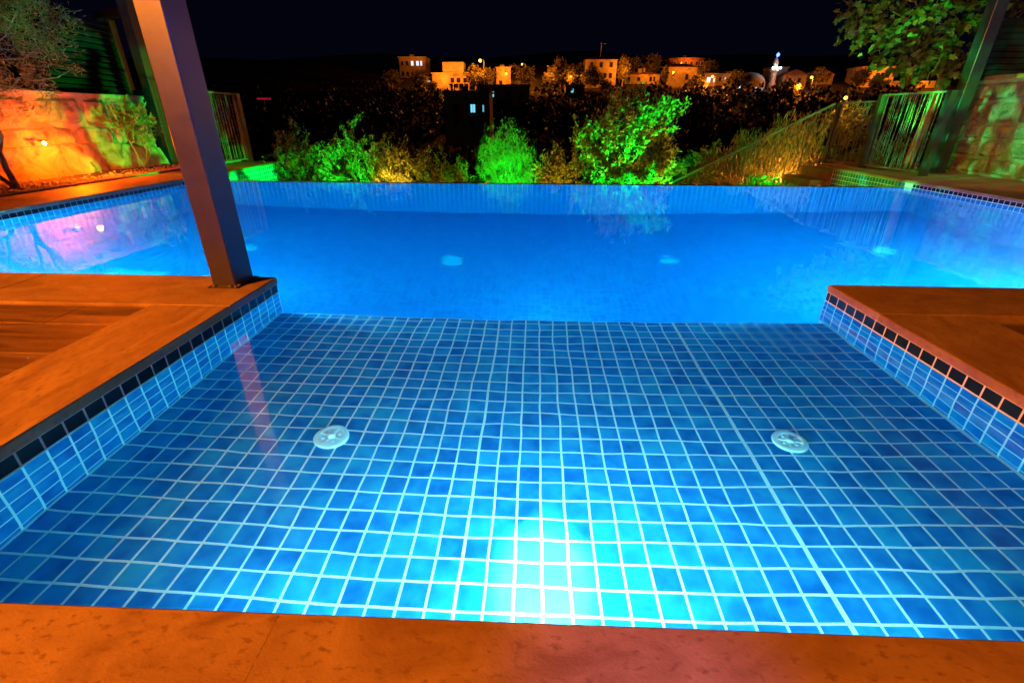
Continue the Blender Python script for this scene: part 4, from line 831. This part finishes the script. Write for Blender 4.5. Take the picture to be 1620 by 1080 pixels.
for q_ in range(6):
    f = MB().box(-4.3 + q_ * 1.6, -3.4 + q_ * 1.6, -1.17 + abs(q_ - 2.5) * .2, 0, 3.1, 4.3).build('window', MT['frame'], t); MB().box(-4.2 + q_ * 1.6, -3.5 + q_ * 1.6, -1.2 + abs(q_ - 2.5) * .2, -0.9 + abs(q_ - 2.5) * .2, 3.2, 4.2).build('pane', MT[K], f)
house('small gabled pale house between the minaret and the street lamps', 71.5, 152, 9.2, 6.5, 6, 2.4, [(0.3, .5, .8, 1.0, K), (0.7, .5, .8, 1.0, K)], roof='gable')
house('amber-lit house at the right end of the village under the fig leaves', 93.5, 152, 8.8, 9, 7, 4.6, [(0.2, .6, .9, 1.2, K), (0.5, .6, .9, 1.2, K), (0.8, .6, .9, 1.2, K)])
house('low dim house with a gabled roof beside the right street lamps', 81.0, 156, 10.0, 6, 6, 2.0, [(0.3, .5, .8, 1.0, K), (0.7, .5, .8, 1.0, K)], roof='gable')
house('low wall-like house under the fig leaves with orange glow', 104, 150, 7.6, 12, 5, 2.2, [(0.3, .5, .9, 1.0, K), (0.6, .5, .9, 1.0, K)])
house('small dim hut left of the balcony house', -30.6, 150, 8.2, 3.0, 4, 2.6, [(0.5, .55, 1.0, 1.0, 'litw')])
house('half hidden orange house among the middle cluster of trees', 6.3, 156, 10.0, 6.0, 5, 3.8, [(0.3, .6, .8, 1.1, K), (0.7, .6, .8, 1.1, K)], roof='hip')
house('small dim house below the middle cluster with a bluish window', 10.2, 141, 5.6, 5.0, 5, 2.8, [(0.35, .6, .7, .9, 'litc'), (0.75, .6, .7, .9, K)], wm='concrete')
house('narrow house peeping out behind the long low house', 26.0, 162, 11.3, 4.2, 5, 3.8, [(0.5, .6, .8, 1.1, K)], roof='hip')
house('dull brown house right of the middle cluster of trees', 13.0, 160, 10.8, 5.5, 5, 3.0, [(0.3, .6, .8, 1.0, K), (0.7, .6, .8, 1.0, K)], wm='concrete')
house('small shed with a lit front under the pale cube house', 44.8, 147, 7.3, 3.4, 4, 2.0, [(0.5, .5, .9, 1.0, K)], wm='concrete')
house('long dark house with a row of faint windows left of the mosque', 53.0, 153, 9.0, 5.4, 5, 2.8, [(0.2, .6, .6, .9, K), (0.5, .6, .6, .9, 'litw'), (0.8, .6, .6, .9, K)], wm='concrete')
house('brown stepped house just right of the minaret', 68.6, 156, 10.0, 4.6, 5, 3.6, [(0.3, .6, .8, 1.0, K), (0.7, .3, .8, 1.0, K)], wm='concrete')
house('small white-lit house beside the right middle street lamp', 48.5, 152, 8.6, 3.4, 4, 3.2, [(0.35, .6, 1.1, 1.2, 'litw'), (0.8, .55, .5, .9, 'litw')])
# mosque
ms = thing('mosque', 'domed mosque hall with small bluish windows', 'mosque', (58.8, 148, 7.2))
MB().prism([(4.2 * math.cos(PI / 4 * k + PI / 8), 4.2 * math.sin(PI / 4 * k + PI / 8) + 3) for k in range(8)], -3, 2.6).build('wall', MT['concrete'], ms)
MB().lathe([(4.0, 0), (3.8, 0.7), (3.1, 1.5), (1.9, 2.1), (0.6, 2.4), (0, 2.45)], c=(0, 3, 2.602), seg=24).build('dome', MT['concrete'], ms, smooth=True)
for x, z_, mm in ((-3.2, 1.2, 'litw'), (-0.6, 1.4, K), (0.8, 0.6, 'litw'), (2.4, 0.7, 'litw'), (2.6, 1.9, K)):
    yy = -0.98 if abs(x) < 1.7 else -0.98 + (abs(x) - 1.6) * 1.0
    f = MB().box(x - .4, x + .4, yy - .1, yy + .6, z_ - .65, z_ + .65).build('window', MT['frame'], ms); MB().box(x - .3, x + .3, yy - .14, yy - .101, z_ - .55, z_ + .55).build('pane', MT[mm], f)
mn = thing('minaret', 'slim minaret with a ring of white lamps and a blue light on top', 'minaret', (64.6, 150, 7.6))
MB().lathe([(1.0, -3), (1.0, 1.5), (0.75, 2.2), (0.72, 4.4), (1.15, 4.8), (1.15, 5.3), (0.6, 5.35), (0.55, 6.6)], seg=14).build('shaft', MT['plaster'], mn)
MB().lathe([(0.75, 6.602), (0.35, 7.6), (0.0, 8.4)], seg=14).build('spire', MT['concrete'], mn)
for q_, a in enumerate((-0.95, 0.0, 0.95)): MB().lathe([(0, -.3), (0.22, -.2), (0.3, 0), (0.22, .2), (0, .3)], c=(a, -1.25, 5.5), seg=10).build('balcony_lamp', MT['coolbulb'], mn)
MB().lathe([(0, -.5), (0.3, -.3), (0.42, 0), (0.3, .3), (0, .55)], c=(0, -0.3, 8.6), seg=10).build('blue_lamp', MT['bluebulb'], mn)
lamp('minaret_light', 'POINT', (64.6, 147.9, 13.4), 380, (0.4, 0.85, 1.0), 0.3)
# street lamps
def street_lamp(label, x, y, z0, z1, arm=0.9, power=9000, lit=True, bulb=0.34):
    t = thing('street_lamp', label, 'street lamp', (x, y, z0), 'street lamps of the far village')
    MB().tube([(arm, 0.9, -1), (arm, 0.9, z1 - z0 + 0.2)], [0.12, 0.07], 6).build('pole', MT['dpost'], t)
    MB().tube([(arm, 0.9, z1 - z0 + 0.15), (0, 0, z1 - z0 + 0.45)], 0.05, 5).build('arm', MT['dpost'], t)
    if lit:
        MB().lathe([(0, -bulb), (bulb * .75, -bulb * .6), (bulb, 0), (bulb * .75, bulb * .6), (0, bulb)], c=(0, 0, z1 - z0), seg=12).build('bulb', MT['sodium'], t, smooth=True)
        lamp('street_lamp_and_fill', 'POINT', (x, y - 0.8, z1 - 0.3), power * 0.6, SODIUM, 0.3)
    else: MB().box(-0.3, 0.25, -0.12, 0.12, z1 - z0 + 0.38, z1 - z0 + 0.52).build('lamp_head', MT['concrete'], t)
    return t
street_lamp('brightest street lamp above the left group of village houses', -15.0, 142.5, 6.2, 14.3, power=24000, bulb=0.42)
street_lamp('dimmer street lamp right of the brightest one, above trees', -4.38, 158, 10.6, 14.8, power=7000, bulb=0.26)
street_lamp('bright street lamp right of the round-fronted house', 46.2, 143.5, 6.4, 10.7, power=11000)
street_lamp('lower left lamp of the pair right of the minaret', 66.9, 140, 5.4, 8.4, power=9000)
street_lamp('upper right lamp of the pair right of the minaret', 71.7, 143.5, 6.4, 10.5, power=7000)
street_lamp('near street lamp seen over the stairs railing with an orange bush under it', 17.1, 30.0, -4.4, 1.88, arm=0.6, power=600, bulb=0.10)
street_lamp('unlit pole with a short arm among amber trees', 3.05, 149.7, 8.2, 13.2, lit=False)
for loc, p in (((-27.5, 142.6, 11.0), 6500), ((-10.2, 145, 12), 2500), ((1.6, 144.5, 11.5), 5500), ((7.8, 144, 10.5), 5000), ((21.5, 144, 12.5), 7000), ((30, 148, 13.0), 4200), ((37, 143.5, 12.5), 4500), ((43, 158, 16.0), 6000), ((-37, 154, 16.5), 2200), ((92, 145, 12.5), 8000), ((103, 145, 10.5), 4000), ((80, 150, 12), 1200), ((62, 143, 10.5), 700)):  # fill lights without lamp posts, added to brighten the house fronts
    lamp('street_lamp_and_fill', 'POINT', (loc[0] + 1.5, loc[1] + 1.8, loc[2]), p * 0.42, SODIUM, 0.4)
rl = thing('red_lamp', 'faint long red light in the dark left of the shrubs', 'light', (-63.4, 120, 4.6))
MB().bbox(-1.6, 1.6, -0.2, 0.2, -0.18, 0.18, 0.05).build('lens', MT['redbulb'], rl)
MB().tube([(0, 0, -6), (0, 0, -0.18)], 0.1, 5).build('pole', MT['concrete'], rl)
# far trees, each a trunk and a crown
def far_tree(label, x, y, z, r, h_, k):
    t = thing('village_tree', label, 'tree', (x, y, z), 'trees among the village houses')
    MB().tube([(0, 0, -1), (0.1, 0, h_ * 0.5)], [0.25, 0.14], 6).build('trunk', MT['bark'], t)
    if k not in FT:
        L = [(0, 0, 0, .7, .6, .6), (-.5, 0, -.15, .45, .4, .4), (.5, .1, -.1, .45, .4, .45), (.1, 0, .45, .4, .4, .35)] if k == 0 else [(0, 0, -.2, .6, .5, .5), (.25, 0, .3, .45, .4, .45), (-.35, 0, .1, .4, .4, .45)]
        P, D = lump_points(L, 2400, 0.4, 0.14, 260); V, Fq = leaf_quads(P, D, 0.15, 0.6); FT[k] = np_mesh('crown', V, Fq, MT['far'])
    link('crown', FT[k], t, (0, 0, h_ * 0.62), (0, 0, rnd.uniform(0, 6)), (r * 1.25, r * 1.25, h_ * 0.55))
FT = {}
spots = [(-30.5, 144, 6.5, 1.6, 4.2, 'amber tree just left of the balcony house'), (-33.5, 152, 8, 2.6, 5, 'dark tree below the house standing apart'), (-41, 150, 7.5, 2.6, 5, 'dark tree at the far left below the house standing apart'), (-28.0, 142, 6, 1.5, 3.4, 'bright orange shrubby tree before the balcony house'),
 (-17.0, 148, 7.8, 2.6, 5.6, 'tree lit from above under the brightest street lamp'), (-13.5, 150, 8.4, 2.2, 4.8, 'tree right of the brightest street lamp pole'), (-6.5, 152, 9, 2.0, 4.8, 'dim tree right of the narrow orange house'), (-3.0, 149, 8, 2.8, 5.2, 'dark round tree under the dimmer street lamp'),
 (4.6, 149.5, 8.0, 2.3, 5.2, 'yellow-lit tree left of the unlit pole arm'), (6.6, 151, 8.5, 1.9, 7.0, 'tall yellow-lit tree right of the unlit pole'), (9.2, 149, 8, 2.2, 5.4, 'amber tree in the middle cluster'), (12.0, 152, 8.8, 2.2, 5.6, 'dim tree at the right of the middle cluster'),
 (14.6, 145, 7.0, 2.7, 5.8, 'dark round tree before the tall house with a mast'), (18.5, 144.5, 6.6, 1.8, 3.4, 'low orange tree before the tall house with a mast'), (23.8, 150, 8.3, 1.8, 7.2, 'tall dim tree between the tall house and the long low house'), (27.2, 158, 10.4, 3.0, 6.0, 'dark tree behind the left of the long low house'),
 (33.5, 160, 10.8, 3.2, 6.2, 'dark tree behind the right of the long low house'), (36.8, 153, 9, 2.4, 5.0, 'dark tree left of the pale cube house'), (43.0, 146, 7.2, 2.0, 3.8, 'tree below the right side of the pale cube house'), (50.5, 160, 10.8, 2.4, 5.0, 'tree behind the small white-lit house'),
 (53.5, 147, 7.4, 2.8, 4.6, 'dim tree left of the mosque'), (65.5, 141, 5.6, 2.8, 4.0, 'orange-brown tree below the minaret'), (76.5, 150, 8.3, 2.6, 4.6, 'dim tree right of the pair of lamps'), (87.0, 148, 7.8, 2.4, 5.0, 'amber tree left of the rightmost village house'), (89.2, 144, 6.8, 1.9, 3.6, 'bright amber bush below the rightmost village house'), (99, 146, 7.2, 2.8, 4.2, 'amber tree right of the rightmost village house')]
for i, (x, y, z, r, h_, s_) in enumerate(spots): far_tree(s_, x, y, z, r, h_, i % 2)
tb = thing('roadside_bush', 'round bush lit orange from above under the near street lamp', 'bush', (17.6, 30.3, -3.9))
crown('crown', tb, [(0, 0, 4.85, 1.05, 0.8, 0.75), (-0.5, 0, 4.3, 0.8, .7, .8), (0.6, 0, 4.2, 0.9, 0.8, 0.9), (0, 0, 3, 1.4, 1, 1.3)], 5200, 0.13, 0.55, MT['leafg'], 0.22, 300)
mb = MB(); limb(mb, (0, 0, -0.6), (0, 0, 4), 0.14, 0.05, 6, 0.03); mb.build('trunk', MT['bark'], tb)
# dark woods in the valley
P = []; D = []
for k in range(900):
    y = rnd.uniform(18, 141) if k % 3 else rnd.uniform(112, 142); x = rnd.uniform(-0.62, 0.75) * (y + 25); z = hgt(x, y); r = rnd.uniform(1.6, 3.2) * (0.55 if y < 40 else 1); top = r * 1.4
    if y > 118: r *= 0.75; top = r
    if 12 < x < 22 and y < 36: continue
    if -22 < x < 2 and 78 < y < 132: r *= 0.45; top = r * 1.2
    u = nr.normal(size=(70, 3)); u /= np.linalg.norm(u, axis=1, keepdims=True); P.append(np.array([x, y, z + top * 0.6]) + u * np.array([r, r, top * .8])); D.append(u + nr.normal(size=u.shape) * 0.5)
P = np.concatenate(P); D = np.concatenate(D); V, Fq = leaf_quads(P, D, 0.85, 0.8)
tag(link('valley_woods', np_mesh('valley_woods', V, Fq, MT['woods'])), 'dark mass of trees in the valley below the village', 'woods', kind='stuff')

for hs_ in [o for o in COL.objects if o.name.startswith('village_house')][::2]:
    rf = [c for c in hs_.children if c.name.startswith('roof')]
    if rf:
        zt = max(v.co.z for v in rf[0].data.vertices)
        MB().tube([(-1.1, 2.0, zt + 0.45), (0.1, 2.0, zt + 0.45)], 0.34, 8).build('water_tank', MT['concrete'], rf[0])
        MB().box(-1.0, 0.0, 1.8, 2.2, zt - 0.6, zt + 0.15).build('tank_stand', MT['concrete'], rf[0])
